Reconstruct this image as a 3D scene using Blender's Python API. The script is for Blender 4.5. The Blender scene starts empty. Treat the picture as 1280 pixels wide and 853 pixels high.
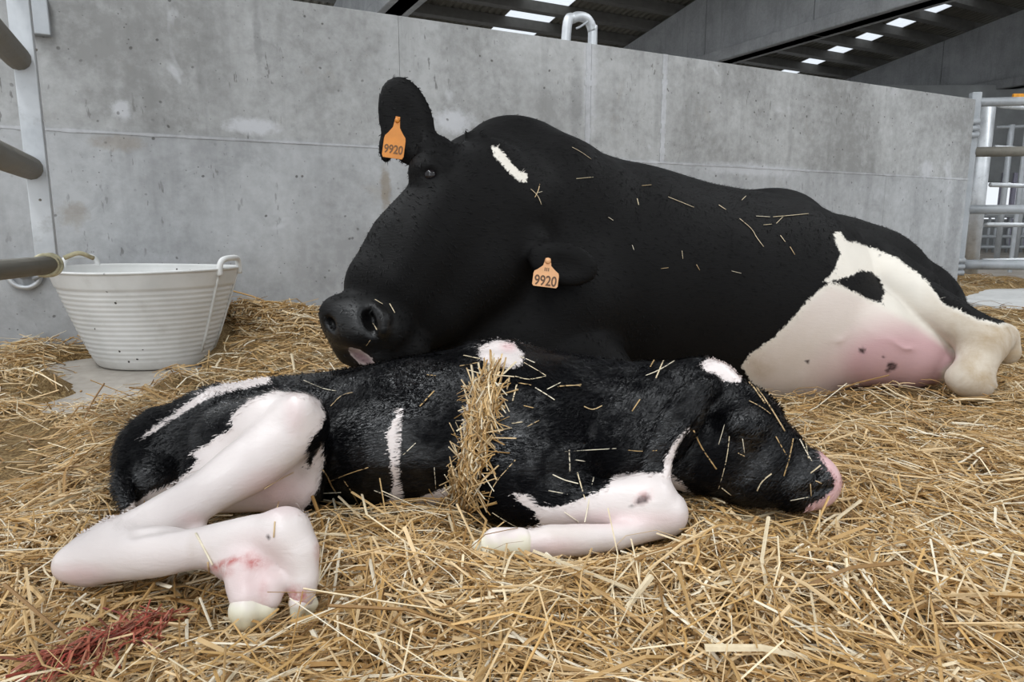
import bpy, bmesh, math, random
import numpy as np
from mathutils import Vector, Matrix, noise as mnoise

# ------------------------------------------------------------------ camera
C = bpy.context.scene.collection
SC = bpy.context.scene
FPX = 853.0                      # focal length in pixels of a 1280 px wide frame (24 mm)
TH = math.radians(9.4)
CAMP = np.array((0.0, 0.0, 0.5))
FW = np.array((0.0, math.cos(TH), -math.sin(TH)))
UP = np.array((0.0, math.sin(TH), math.cos(TH)))
RT = np.array((1.0, 0.0, 0.0))
cd = bpy.data.cameras.new('camera')
cd.sensor_width = 36.0
cd.lens = FPX / 1280.0 * 36.0
cd.clip_start = 0.05
cd.clip_end = 300
cam = bpy.data.objects.new('camera', cd)
C.objects.link(cam)
cam.location = CAMP
cam.rotation_euler = (math.radians(90) - TH, 0, 0)
SC.camera = cam

# ------------------------------------------------------------------ world and light
SC.view_settings.view_transform = 'Standard'
SC.view_settings.look = 'None'
SC.view_settings.exposure = 0.16
SC.view_settings.gamma = 1.0
SC.view_settings.use_curve_mapping = False
w = bpy.data.worlds.new('overcast')
SC.world = w
w.use_nodes = True
bgn = w.node_tree.nodes['Background']
bgn.inputs[0].default_value = (0.90, 0.95, 1.0, 1)
bgn.inputs[1].default_value = 0.9
def area_light(name, loc, aim, sx, sy, power, col=(0.95, 0.98, 1.0)):
    l = bpy.data.lights.new(name, 'AREA'); l.shape = 'RECTANGLE'; l.size = sx; l.size_y = sy
    l.energy = power; l.color = col
    o = bpy.data.objects.new(name, l); C.objects.link(o)
    o.location = loc
    a = Vector(aim).normalized(); y = Vector((-0.455, 0.8905, 0)); y = (y - a * y.dot(a)).normalized(); x = y.cross(-a)
    o.rotation_euler = Matrix((x, y, -a)).transposed().to_euler()
    return o
# daylight entering through two roof-light strips and through the open long side of the barn behind the viewer
area_light('daylight_roof_strip_left', (-2.9, 0.2, 7.4), (0, 0, -1), 0.95, 20, 720)
area_light('daylight_roof_strip_right', (6.0, 4.8, 7.4), (0, 0, -1), 0.5, 20, 720)
area_light('daylight_open_side', (-1.5, -10.0, 2.6), (0.15, 1, 0.03), 16, 4, 230)

R = random.Random(7)
NR = np.random.default_rng(7)

# ------------------------------------------------------------------ pixel geometry (pixel of the 1280x853 photograph -> point in the place)
def raydir(px, py):
    return RT * ((px - 640.0) / FPX) + UP * ((426.5 - py) / FPX) + FW
def P(px, py, d):
    return CAMP + raydir(px, py) * d
def G(px, py, z=0.0):
    r = raydir(px, py)
    return CAMP + r * ((z - CAMP[2]) / r[2])
def plane_hit(px, py, p0, n):
    r = raydir(px, py)
    return CAMP + r * (np.dot(np.asarray(p0) - CAMP, n) / np.dot(r, n))
def proj(pts):
    q = np.asarray(pts, float) - CAMP
    d = q @ FW
    return 640 + FPX * (q @ RT) / d, 426.5 - FPX * (q @ UP) / d, d

# ------------------------------------------------------------------ tags and mesh helpers
def tag(o, label=None, cat=None, group=None, kind=None):
    if label: o['label'] = label
    if cat: o['category'] = cat
    if group: o['group'] = group
    if kind: o['kind'] = kind
    return o
def empty(name, loc=(0, 0, 0), rz=0.0):
    o = bpy.data.objects.new(name, None)
    C.objects.link(o)
    o.location = loc
    o.rotation_euler = (0, 0, rz)
    o.empty_display_size = 0.05
    return o
def link(name, me, mat=None, parent=None):
    o = bpy.data.objects.new(name, me)
    C.objects.link(o)
    if mat is not None and not me.materials: me.materials.append(mat)
    if parent is not None: o.parent = parent
    return o
def bm_obj(name, bm, mat=None, parent=None, smooth=True):
    me = bpy.data.meshes.new(name)
    bmesh.ops.recalc_face_normals(bm, faces=bm.faces)
    bm.to_mesh(me)
    bm.free()
    if smooth: me.shade_smooth()
    else: me.shade_flat()
    return link(name, me, mat, parent)
def np_mesh(name, V, F, smooth=True):
    me = bpy.data.meshes.new(name)
    V = np.ascontiguousarray(V, dtype=np.float32)
    F = np.ascontiguousarray(F, dtype=np.int32)
    me.vertices.add(len(V))
    me.vertices.foreach_set('co', V.ravel())
    n, k = F.shape
    me.loops.add(n * k)
    me.loops.foreach_set('vertex_index', F.ravel())
    me.polygons.add(n)
    me.polygons.foreach_set('loop_start', np.arange(0, n * k, k, dtype=np.int32))
    me.update(calc_edges=True)
    if smooth: me.shade_smooth()
    else: me.shade_flat()
    return me
def attr(me, name, vals):
    a = me.attributes.new(name, 'FLOAT', 'POINT')
    a.data.foreach_set('value', np.ascontiguousarray(vals, dtype=np.float32))
def attr_col(me, name, cols):
    a = me.attributes.new(name, 'FLOAT_COLOR', 'POINT')
    c = np.ones((len(cols), 4), np.float32); c[:, :3] = cols
    a.data.foreach_set('color', c.ravel())

def box_bm(bm, lo, hi, M=None, bevel=0.0):
    r = bmesh.ops.create_cube(bm, size=1.0)
    vs = r['verts']
    for v in vs:
        v.co = Vector(((lo[i] + hi[i]) / 2 + v.co[i] * (hi[i] - lo[i])) for i in range(3))
    if bevel > 0:
        es = list({e for v in vs for e in v.link_edges})
        rb = bmesh.ops.bevel(bm, geom=es, offset=bevel, segments=2, affect='EDGES', profile=0.5)
        vs = list({v for f in rb['faces'] for v in f.verts} | {v for v in vs if v.is_valid})
        # everything of this island
        seen = set(); st = [vs[0]]
        while st:
            v = st.pop()
            if v in seen: continue
            seen.add(v)
            for e in v.link_edges: st.append(e.other_vert(v))
        vs = list(seen)
    if M is not None:
        for v in vs: v.co = M @ v.co
    return vs
def smooth_path(pts, n=8):
    pts = [np.asarray(p, float) for p in pts]
    if len(pts) < 3: return pts
    out = []
    ext = [2 * pts[0] - pts[1]] + pts + [2 * pts[-1] - pts[-2]]
    for i in range(1, len(ext) - 2):
        p0, p1, p2, p3 = ext[i - 1:i + 3]
        for k in range(n):
            t = k / n
            out.append(0.5 * ((2 * p1) + (-p0 + p2) * t + (2 * p0 - 5 * p1 + 4 * p2 - p3) * t * t + (-p0 + 3 * p1 - 3 * p2 + p3) * t ** 3))
    out.append(pts[-1])
    return out
def tube_bm(bm, pts, rad, seg=14, caps=True, flat=1.0):
    pts = [Vector(p) for p in pts]
    n = len(pts)
    rads = rad if hasattr(rad, '__len__') else [rad] * n
    rings = []
    prev = None
    for i, p in enumerate(pts):
        t = (pts[min(i + 1, n - 1)] - pts[max(i - 1, 0)]).normalized()
        if prev is None:
            a = Vector((0, 0, 1)) if abs(t.z) < 0.9 else Vector((1, 0, 0))
            x = (a - t * a.dot(t)).normalized()
        else:
            x = (prev - t * prev.dot(t)).normalized()
        prev = x
        y = t.cross(x)
        rings.append([bm.verts.new(p + (x * math.cos(2 * math.pi * k / seg) * flat + y * math.sin(2 * math.pi * k / seg)) * rads[i]) for k in range(seg)])
    for i in range(n - 1):
        for k in range(seg):
            bm.faces.new((rings[i][k], rings[i][(k + 1) % seg], rings[i + 1][(k + 1) % seg], rings[i + 1][k]))
    if caps:
        bm.faces.new(rings[0][::-1]); bm.faces.new(rings[-1])
    return rings
def tube(name, pts, rad, mat, parent=None, seg=14, flat=1.0):
    bm = bmesh.new()
    tube_bm(bm, pts, rad, seg, True, flat)
    return bm_obj(name, bm, mat, parent)

# ------------------------------------------------------------------ materials
def new_mat(name):
    m = bpy.data.materials.new(name)
    m.use_nodes = True
    nt = m.node_tree
    nt.nodes.clear()
    out = nt.nodes.new('ShaderNodeOutputMaterial')
    b = nt.nodes.new('ShaderNodeBsdfPrincipled')
    nt.links.new(b.outputs[0], out.inputs[0])
    return m, nt, b
class N:
    """tiny node helper"""
    def __init__(s, nt): s.nt = nt
    def node(s, t, **kw):
        n = s.nt.nodes.new(t)
        for k, v in kw.items(): setattr(n, k, v)
        return n
    def put(s, sock, v):
        if isinstance(v, bpy.types.NodeSocket): s.nt.links.new(v, sock)
        else: sock.default_value = v
    def coord(s, kind='Object', scale=None):
        c = s.node('ShaderNodeTexCoord').outputs[kind]
        if scale is None: return c
        m = s.node('ShaderNodeMapping'); s.put(m.inputs[0], c); m.inputs['Scale'].default_value = scale
        return m.outputs[0]
    def noise(s, vec, scale, detail=4, rough=0.55, dist=0.0):
        n = s.node('ShaderNodeTexNoise'); s.put(n.inputs['Vector'], vec)
        n.inputs['Scale'].default_value = scale; n.inputs['Detail'].default_value = detail
        n.inputs['Roughness'].default_value = rough; n.inputs['Distortion'].default_value = dist
        return n.outputs[0]
    def voro(s, vec, scale, feat='F1'):
        n = s.node('ShaderNodeTexVoronoi', feature=feat); s.put(n.inputs['Vector'], vec)
        n.inputs['Scale'].default_value = scale
        return n.outputs['Distance']
    def ramp(s, v, stops, interp='LINEAR'):
        n = s.node('ShaderNodeValToRGB'); s.put(n.inputs[0], v)
        n.color_ramp.interpolation = interp
        e = n.color_ramp.elements
        while len(e) < len(stops): e.new(0.5)
        for i, (p, c) in enumerate(stops):
            e[i].position = p
            e[i].color = (c, c, c, 1) if not hasattr(c, '__len__') else (*c, 1)
        return n.outputs[0]
    def math(s, op, a, b=0.0, clamp=False):
        n = s.node('ShaderNodeMath', operation=op, use_clamp=clamp); s.put(n.inputs[0], a); s.put(n.inputs[1], b)
        return n.outputs[0]
    def mix(s, f, a, b, mode='MIX'):
        n = s.node('ShaderNodeMix', data_type='RGBA', blend_type=mode)
        s.put(n.inputs[0], f)
        for sock, v in ((n.inputs[6], a), (n.inputs[7], b)):
            if isinstance(v, bpy.types.NodeSocket): s.nt.links.new(v, sock)
            else: sock.default_value = (*v, 1)
        return n.outputs[2]
    def attr(s, name, out='Fac'):
        n = s.node('ShaderNodeAttribute', attribute_name=name)
        return n.outputs[out]
    def bump(s, h, strength, dist=0.01, normal=None):
        n = s.node('ShaderNodeBump'); s.put(n.inputs['Height'], h)
        n.inputs['Strength'].default_value = strength; n.inputs['Distance'].default_value = dist
        if normal is not None: s.put(n.inputs['Normal'], normal)
        return n.outputs[0]
def simple_mat(name, col, rough=0.6, metal=0.0, nscale=30, namp=0.15, bump=0.0, spec=0.5):
    m, nt, b = new_mat(name)
    n = N(nt)
    f = n.noise(n.coord(), nscale)
    c = n.mix(n.ramp(f, [(0.3, 0.0), (0.7, 1.0)]), tuple(x * (1 - namp) for x in col), tuple(min(1, x * (1 + namp)) for x in col))
    n.put(b.inputs['Base Color'], c)
    b.inputs['Roughness'].default_value = rough
    b.inputs['Metallic'].default_value = metal
    b.inputs['Specular IOR Level'].default_value = spec
    if bump: n.put(b.inputs['Normal'], n.bump(f, bump, 0.004))
    return m

def concrete_mat(name, c0, c1, pits=True, streak=True, smear=False, stains=()):
    m, nt, b = new_mat(name)
    n = N(nt)
    v = n.coord('Generated') if False else n.node('ShaderNodeNewGeometry').outputs['Position']
    big = n.noise(v, 1.6, 6, 0.6, 0.3)
    fine = n.noise(v, 22, 6, 0.65)
    f = n.math('ADD', n.math('MULTIPLY', big, 0.65), n.math('MULTIPLY', fine, 0.35))
    col = n.mix(n.ramp(f, [(0.40, 0.0), (0.60, 1.0)]), c0, c1)
    if streak:      # runs down the face of the wall
        mp = n.node('ShaderNodeMapping'); n.put(mp.inputs[0], v); mp.inputs['Scale'].default_value = (9, 9, 0.8)
        st = n.noise(mp.outputs[0], 1.0, 5, 0.6)
        col = n.mix(n.ramp(st, [(0.52, 0.0), (0.72, 0.45)]), col, tuple(x * 0.72 for x in c0))
        mp2 = n.node('ShaderNodeMapping'); n.put(mp2.inputs[0], v); mp2.inputs['Scale'].default_value = (2.2, 2.2, 0.5); mp2.inputs['Location'].default_value = (3, 7, 1)
        st2 = n.noise(mp2.outputs[0], 1.0, 4, 0.6)
        col = n.mix(n.ramp(st2, [(0.5, 0.0), (0.75, 0.35)]), col, tuple(min(1, x * 1.25) for x in c1))
    blot = n.noise(v, 5.5, 5, 0.7, 0.6)
    col = n.mix(n.ramp(blot, [(0.58, 0.0), (0.74, 0.4)]), col, tuple(x * 0.66 for x in c0))
    if smear:       # short dark flecks left by the formwork
        mp3 = n.node('ShaderNodeMapping'); n.put(mp3.inputs[0], v); mp3.inputs['Scale'].default_value = (42, 42, 12)
        fk = n.ramp(n.noise(mp3.outputs[0], 1.0, 3, 0.6), [(0.645, 0.0), (0.70, 1.0)])
        fk = n.math('MULTIPLY', fk, n.ramp(n.noise(v, 2.7, 3), [(0.44, 0.0), (0.62, 0.7)]))
        col = n.mix(fk, col, (0.13, 0.125, 0.12))
    if smear:       # limewash smears and brownish dirt
        sm = n.noise(v, 3.1, 3, 0.5, 1.2)
        col = n.mix(n.ramp(sm, [(0.66, 0.0), (0.74, 0.5)]), col, (0.62, 0.63, 0.66))
        dt = n.noise(n.node('ShaderNodeMapping').outputs[0], 2.3, 4) if False else n.noise(v, 2.3, 5, 0.7, 0.8)
        col = n.mix(n.ramp(dt, [(0.62, 0.0), (0.78, 0.35)]), col, (0.27, 0.23, 0.17))
    if stains:      # splashes of limewash, rusty drips and damp marks, each at its own place on the wall
        dn_ = n.node('ShaderNodeVectorMath', operation='DOT_PRODUCT'); n.put(dn_.inputs[0], v); dn_.inputs[1].default_value = tuple(U_)
        sx = n.node('ShaderNodeSeparateXYZ'); n.put(sx.inputs[0], v)
        rag = n.math('MULTIPLY', n.math('SUBTRACT', n.noise(v, 24, 5, 0.7), 0.5), 1.5)
        for (s0, z0, rs, rz_, cc, am) in stains:
            a_ = n.math('DIVIDE', n.math('SUBTRACT', dn_.outputs['Value'], s0), rs)
            b2 = n.math('DIVIDE', n.math('SUBTRACT', sx.outputs[2], z0), rz_)
            dd_ = n.math('SQRT', n.math('ADD', n.math('MULTIPLY', a_, a_), n.math('MULTIPLY', b2, b2)))
            mk = n.math('ADD', n.math('SUBTRACT', 1.0, dd_), rag)
            col = n.mix(n.math('MULTIPLY', n.ramp(mk, [(0.0, 0.0), (0.55, 1.0)]), am), col, cc)
    h = n.math('ADD', n.math('MULTIPLY', fine, 0.5), big)
    if pits:
        wv = n.mix(0.06, v, n.node('ShaderNodeTexNoise').outputs[1])
        d = n.voro(wv, 17.0)
        pit = n.ramp(d, [(0.0, 1.0), (0.075, 1.0), (0.12, 0.0)])
        pm = n.ramp(n.noise(v, 3.7, 2), [(0.42, 0.0), (0.55, 1.0)])
        pit = n.math('MULTIPLY', pit, pm)
        d2 = n.voro(v, 34.0)
        pit2 = n.math('MULTIPLY', n.ramp(d2, [(0.0, 1.0), (0.06, 0.8), (0.12, 0.0)]), n.ramp(n.noise(v, 6.1, 2), [(0.5, 0.0), (0.62, 1.0)]))
        pp = n.math('MAXIMUM', pit, pit2)
        col = n.mix(n.math('MULTIPLY', pp, 0.75), col, (0.07, 0.065, 0.06))
        h = n.math('SUBTRACT', h, n.math('MULTIPLY', pp, 1.0))
    n.put(b.inputs['Base Color'], col)
    b.inputs['Roughness'].default_value = 0.78
    b.inputs['Specular IOR Level'].default_value = 0.3
    n.put(b.inputs['Normal'], n.bump(h, 0.35, 0.006))
    return m

U_ = np.array((0.8905, 0.4550, 0.0)); VV = np.array((-0.4550, 0.8905, 0.0))      # along the wall, away through the wall
W0 = G(30, 444); W0[2] = 0
LW, BR, DK = (0.60, 0.61, 0.64), (0.24, 0.19, 0.13), (0.15, 0.15, 0.15)
STAINS = []
for px, py, rx, ry, cc, am in ((318, 158, 34, 13, LW, .75), (152, 138, 11, 16, LW, .6), (150, 178, 34, 12, BR, .4), (92, 268, 16, 20, BR, .4), (568, 152, 30, 18, LW, .7), (737, 105, 11, 75, LW, .5),
        (940, 212, 90, 10, LW, .45), (1158, 212, 16, 14, LW, .5), (1192, 280, 13, 110, DK, .35), (482, 235, 7, 34, BR, .6), (322, 45, 5, 50, DK, .35), (720, 130, 10, 60, DK, .35), (930, 112, 40, 14, DK, .25), (200, 330, 60, 16, LW, .25), (120, 395, 30, 40, DK, .25)):
    p_ = plane_hit(px, py, W0, VV); dpx = float((p_ - CAMP) @ FW) / FPX
    STAINS.append((float(p_ @ U_), float(p_[2]), rx * dpx * 1.15, ry * dpx, cc, am))
M_wall_top = concrete_mat('concrete_upper', (0.265, 0.265, 0.26), (0.45, 0.455, 0.455), smear=True, stains=STAINS)
M_wall_low = concrete_mat('concrete_lower', (0.315, 0.32, 0.325), (0.46, 0.47, 0.48), smear=True, stains=STAINS)
M_seam = concrete_mat('concrete_seam', (0.34, 0.34, 0.35), (0.52, 0.53, 0.55), pits=False, streak=False)
M_floor = concrete_mat('concrete_floor', (0.30, 0.27, 0.235), (0.43, 0.395, 0.35), pits=False, streak=False)
M_beam = concrete_mat('concrete_beam', (0.25, 0.255, 0.26), (0.34, 0.345, 0.35), pits=False)
M_kerb = concrete_mat('concrete_kerb', (0.50, 0.50, 0.49), (0.68, 0.68, 0.67), streak=False)
M_galv = None
def galv_mat(name, c0, c1, rough=0.42, metal=0.55, dirt=0.3):
    m, nt, b = new_mat(name)
    n = N(nt)
    v = n.node('ShaderNodeNewGeometry').outputs['Position']
    sp = n.voro(n.mix(0.03, v, n.node('ShaderNodeTexNoise').outputs[1]), 60)
    f = n.noise(v, 9, 5)
    col = n.mix(n.ramp(f, [(0.3, 0.0), (0.7, 1.0)]), c0, c1)
    col = n.mix(n.math('MULTIPLY', n.ramp(sp, [(0.1, 0.0), (0.7, 1.0)]), 0.25), col, c1)
    dn = n.noise(v, 14, 6, 0.7)
    col = n.mix(n.ramp(dn, [(0.56, 0.0), (0.70, dirt)]), col, (0.13, 0.11, 0.075))
    n.put(b.inputs['Base Color'], col)
    b.inputs['Metallic'].default_value = metal
    n.put(b.inputs['Roughness'], n.ramp(f, [(0.2, rough - 0.08), (0.8, rough + 0.15)]))
    n.put(b.inputs['Normal'], n.bump(dn, 0.15, 0.002))
    return m
M_galv = galv_mat('galvanised_steel', (0.42, 0.44, 0.46), (0.66, 0.68, 0.70))
M_galv_dirty = galv_mat('galvanised_steel_dirty', (0.15, 0.14, 0.115), (0.25, 0.235, 0.20), 0.55, 0.25, 0.6)
M_galv_grey = galv_mat('galvanised_steel_grey', (0.33, 0.35, 0.37), (0.46, 0.48, 0.50), 0.5, 0.4, 0.2)
M_roof = simple_mat('roof_sheet', (0.16, 0.15, 0.125), 0.7, 0, 3, 0.2)
M_purlin = simple_mat('purlin_concrete', (0.12, 0.115, 0.105), 0.8, 0, 6, 0.15)

def sky_pane_mat():
    m, nt, b = new_mat('skylight_sheet')
    n = N(nt)
    nt.nodes.remove(b)
    t = n.node('ShaderNodeBsdfTranslucent'); t.inputs[0].default_value = (0.95, 0.97, 1, 1)
    tr = n.node('ShaderNodeBsdfTransparent')
    f = n.ramp(n.noise(n.coord(), 4), [(0.3, 0.35), (0.7, 0.55)])
    mx = n.node('ShaderNodeMixShader')
    n.put(mx.inputs[0], f); nt.links.new(t.outputs[0], mx.inputs[1]); nt.links.new(tr.outputs[0], mx.inputs[2])
    nt.links.new(mx.outputs[0], [x for x in nt.nodes if x.type == 'OUTPUT_MATERIAL'][0].inputs[0])
    return m
M_skypane = sky_pane_mat()

def coat_mat(name, black, white, pinkc, rough_b, rough_w, spec, wet):
    m, nt, b = new_mat(name)
    n = N(nt)
    v = n.coord('Object')
    wob = n.noise(v, 26 if not wet else 40, 4, 0.7)
    wob2 = n.noise(v, 150 if not wet else 200, 3, 0.7)
    wv = n.math('ADD', n.attr('white'), n.math('ADD', n.math('MULTIPLY', n.math('SUBTRACT', wob, 0.5), 0.55), n.math('MULTIPLY', n.math('SUBTRACT', wob2, 0.5), 0.6)))
    fw = n.ramp(n.math('ADD', n.math('MULTIPLY', wv, 0.5), 0.5), [(0.465, 0.0), (0.535, 1.0)])
    var = n.noise(v, 7, 4, 0.6)
    blk = n.mix(var, tuple(x * 0.65 for x in black), tuple(x * 1.5 for x in black))
    wht = n.mix(n.ramp(var, [(0.3, 0.0), (0.7, 1.0)]), tuple(x * 0.9 for x in white), white)
    wht = n.mix(n.math('MULTIPLY', n.attr('pink'), 1.0, True), wht, pinkc)
    tn = n.math('MULTIPLY', n.attr('tan'), n.ramp(n.noise(v, 13, 5, 0.65, 0.5), [(0.3, 0.25), (0.7, 1.0)]), True)
    wht = n.mix(tn, wht, (0.40, 0.29, 0.17))
    col = n.mix(fw, blk, wht)
    bl = n.math('MULTIPLY', n.attr('blood'), n.ramp(n.noise(v, 60, 5, 0.7), [(0.36, 0.15), (0.6, 1.0)]), True)
    col = n.mix(bl, col, (0.42, 0.035, 0.025))
    dk = n.math('MULTIPLY', n.attr('dark'), n.ramp(n.noise(v, 50, 3), [(0.3, 0.6), (0.6, 1.0)]), True)
    col = n.mix(dk, col, (0.035, 0.020, 0.020))
    n.put(b.inputs['Base Color'], col)
    rr = n.mix(fw, (rough_b,) * 3, (rough_w,) * 3)
    # hair lie: fine noise stretched along the body
    mp = n.node('ShaderNodeMapping'); n.put(mp.inputs[0], v)
    mp.inputs['Scale'].default_value = (60, 60, 240) if not wet else (35, 60, 120)
    mp.inputs['Rotation'].default_value = (0.2, 0.35, 0.1)
    hair = n.noise(mp.outputs[0], 1.0, 4, 0.6, 1.1 if wet else 0.5)
    hair2 = n.noise(v, 26, 4, 0.6, 1.6)
    hh = n.math('ADD', n.math('MULTIPLY', hair, 0.7), n.math('MULTIPLY', hair2, 0.8 if wet else 0.15))
    if wet:
        wetn = n.noise(v, 5.0, 3, 0.6, 0.8)
        rr = n.mix(n.ramp(wetn, [(0.45, 0.0), (0.6, 1.0)]), rr, n.mix(fw, (0.16,) * 3, (0.3,) * 3))
    n.put(b.inputs['Roughness'], n.mix(n.attr('wet'), rr, (0.27,) * 3))
    if wet:
        sm_ = n.ramp(n.noise(v, 8, 4, 0.6, 0.5), [(0.44, 0.05), (0.60, 0.50)])
        n.put(b.inputs['Specular IOR Level'], n.mix(fw, n.mix(n.attr('wet'), sm_, (0.6,) * 3), (0.45,) * 3))
    else:
        n.put(b.inputs['Specular IOR Level'], n.mix(n.attr('wet'), (spec,) * 3, (0.55,) * 3))
    bs = n.node('ShaderNodeBump'); n.put(bs.inputs['Height'], hh)
    n.put(bs.inputs['Strength'], n.mix(fw, (0.6 if wet else 0.35,) * 3, (0.2 if wet else 0.22,) * 3))
    bs.inputs['Distance'].default_value = 0.005 if wet else 0.004
    n.put(b.inputs['Normal'], bs.outputs[0])
    b.inputs['Subsurface Weight'].default_value = 0.0
    return m
M_cow = coat_mat('cow_coat', (0.0055, 0.0052, 0.0052), (0.78, 0.73, 0.65), (0.62, 0.40, 0.41), 0.6, 0.7, 0.10, False)
M_calf = coat_mat('calf_coat', (0.0035, 0.0035, 0.0042), (0.80, 0.745, 0.715), (0.68, 0.44, 0.44), 0.40, 0.36, 0.42, True)
M_eye = simple_mat('wet_eye', (0.010, 0.008, 0.009), 0.08, 0, 30, 0.3)
m, nt, b = new_mat('soft_hoof')
n = N(nt)
sx = n.node('ShaderNodeSeparateXYZ'); n.put(sx.inputs[0], n.coord('Generated'))
hv_ = n.math('ADD', sx.outputs[2], n.math('MULTIPLY', n.math('SUBTRACT', n.noise(n.coord(), 60, 4), 0.5), 0.5))
n.put(b.inputs['Base Color'], n.ramp(hv_, [(0.05, (0.66, 0.50, 0.30)), (0.3, (0.76, 0.70, 0.50)), (0.62, (0.78, 0.74, 0.60)), (0.9, (0.78, 0.69, 0.66))]))
b.inputs['Roughness'].default_value = 0.38
M_hoof = m
M_hoof_cow = simple_mat('cow_hoof', (0.30, 0.24, 0.17), 0.6, 0, 40, 0.25, 0.3)

# ------------------------------------------------------------------ signed-distance modelling of the animals
class Vol:
    def __init__(s, lo, hi, h):
        s.lo = np.asarray(lo, float); s.h = h
        s.n = np.ceil((np.asarray(hi, float) - s.lo) / h).astype(int) + 1
        s.A = np.full(s.n, 0.25, np.float32)
        s.ax = [(s.lo[i] + h * np.arange(s.n[i])).astype(np.float32) for i in range(3)]
    def block(s, lo, hi):
        a = np.clip(np.floor((np.asarray(lo) - s.lo) / s.h).astype(int), 0, s.n - 1)
        b = np.clip(np.ceil((np.asarray(hi) - s.lo) / s.h).astype(int) + 1, 1, s.n)
        sl = tuple(slice(a[i], max(b[i], a[i] + 1)) for i in range(3))
        X = s.ax[0][sl[0]][:, None, None]; Y = s.ax[1][sl[1]][None, :, None]; Z = s.ax[2][sl[2]][None, None, :]
        return sl, X, Y, Z
    def comb(s, sl, d, k, sub):
        a = s.A[sl]
        if sub:
            h = np.clip(0.5 - 0.5 * (d + a) / k, 0, 1)
            s.A[sl] = a + (-d - a) * h + k * h * (1 - h)
        else:
            h = np.clip(0.5 + 0.5 * (a - d) / k, 0, 1)
            s.A[sl] = a + (d - a) * h - k * h * (1 - h)
    def chain(s, pts, k=0.03, sub=False, flat=None):
        """pts: [(point, radius)...]; flat=(direction, factor) squeezes the section along a direction"""
        m = max(r for _, r in pts) + 2 * k + 0.03
        q = np.array([p for p, _ in pts])
        sl, X, Y, Z = s.block(q.min(0) - m, q.max(0) + m)
        if flat is not None:
            nd = np.asarray(flat[0], float); nd /= np.linalg.norm(nd); sc = 1.0 / flat[1] - 1.0
            c = q.mean(0)
            dn = ((X - c[0]) * nd[0] + (Y - c[1]) * nd[1] + (Z - c[2]) * nd[2]) * sc
            X = X + dn * nd[0]; Y = Y + dn * nd[1]; Z = Z + dn * nd[2]
            q = q + ((q - c) @ nd)[:, None] * sc * nd[None]
        D = None
        if len(pts) == 1: pts = pts * 2; q = np.repeat(q, 2, 0)
        for i in range(len(pts) - 1):
            a = q[i]; b = q[i + 1] - a + 1e-6
            bb = float(b @ b)
            t = np.clip(((X - a[0]) * b[0] + (Y - a[1]) * b[1] + (Z - a[2]) * b[2]) / bb, 0, 1)
            d = np.sqrt((X - a[0] - t * b[0]) ** 2 + (Y - a[1] - t * b[1]) ** 2 + (Z - a[2] - t * b[2]) ** 2)
            # ease the radius so that long chains swell smoothly
            d -= pts[i][1] + (pts[i + 1][1] - pts[i][1]) * (t * t * (3 - 2 * t))
            D = d if D is None else np.minimum(D, d)
        if flat is not None: D = D * min(1.0, flat[1] * 1.4)
        s.comb(sl, D.astype(np.float32), k, sub)
    def ell(s, c, axes, k=0.02, sub=False):
        """axes: three vectors, each as long as its half-axis"""
        ax = [np.asarray(a, float) for a in axes]
        m = max(np.linalg.norm(a) for a in ax) + 2 * k + 0.02
        sl, X, Y, Z = s.block(np.asarray(c) - m, np.asarray(c) + m)
        k0 = 0; k1 = 0
        for a in ax:
            L = np.linalg.norm(a); u = a / L
            t = (X - c[0]) * u[0] + (Y - c[1]) * u[1] + (Z - c[2]) * u[2]
            k0 = k0 + (t / L) ** 2; k1 = k1 + (t / (L * L)) ** 2
        k0 = np.sqrt(k0); k1 = np.sqrt(k1) + 1e-6
        s.comb(sl, (k0 * (k0 - 1) / k1).astype(np.float32), k, sub)
    def at(s, pts):
        p = (np.atleast_2d(pts) - s.lo) / s.h
        i = np.floor(p).astype(int)
        ok = np.all((i >= 0) & (i < s.n - 1), axis=1)
        ii = np.clip(i, 0, s.n - 2); f = np.clip(p - ii, 0, 1)
        r = 0
        for dx in (0, 1):
            for dy in (0, 1):
                for dz in (0, 1):
                    wgt = (f[:, 0] if dx else 1 - f[:, 0]) * (f[:, 1] if dy else 1 - f[:, 1]) * (f[:, 2] if dz else 1 - f[:, 2])
                    r = r + wgt * s.A[ii[:, 0] + dx, ii[:, 1] + dy, ii[:, 2] + dz]
        return np.where(ok, r, 1.0)
    def hit(s, px, py, t0=0.5, t1=3.2):
        r = raydir(px, py)
        t = np.arange(t0, t1, 0.002)
        v = s.at(CAMP + t[:, None] * r)
        i = np.argmax(v < 0)
        if v[i] >= 0: return None, None
        p = CAMP + t[i] * r
        e = s.h * 1.5
        g = np.array([s.at(p + np.eye(3)[j] * e)[0] - s.at(p - np.eye(3)[j] * e)[0] for j in range(3)])
        return p, g / (np.linalg.norm(g) + 1e-9)
    def mesh(s, name):
        A = s.A
        S = A < 0
        nx, ny, nz = s.n
        cnt = np.zeros((nx - 1, ny - 1, nz - 1), np.uint8)
        for dx in (0, 1):
            for dy in (0, 1):
                for dz in (0, 1):
                    cnt += S[dx:nx - 1 + dx, dy:ny - 1 + dy, dz:nz - 1 + dz]
        act = (cnt > 0) & (cnt < 8)
        I = np.argwhere(act)
        idx = np.full(act.shape, -1, np.int32)
        idx[I[:, 0], I[:, 1], I[:, 2]] = np.arange(len(I))
        acc = np.zeros((len(I), 3)); num = np.zeros(len(I))
        cor = [(a, b, c) for a in (0, 1) for b in (0, 1) for c in (0, 1)]
        vals = {c: A[I[:, 0] + c[0], I[:, 1] + c[1], I[:, 2] + c[2]] for c in cor}
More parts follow.
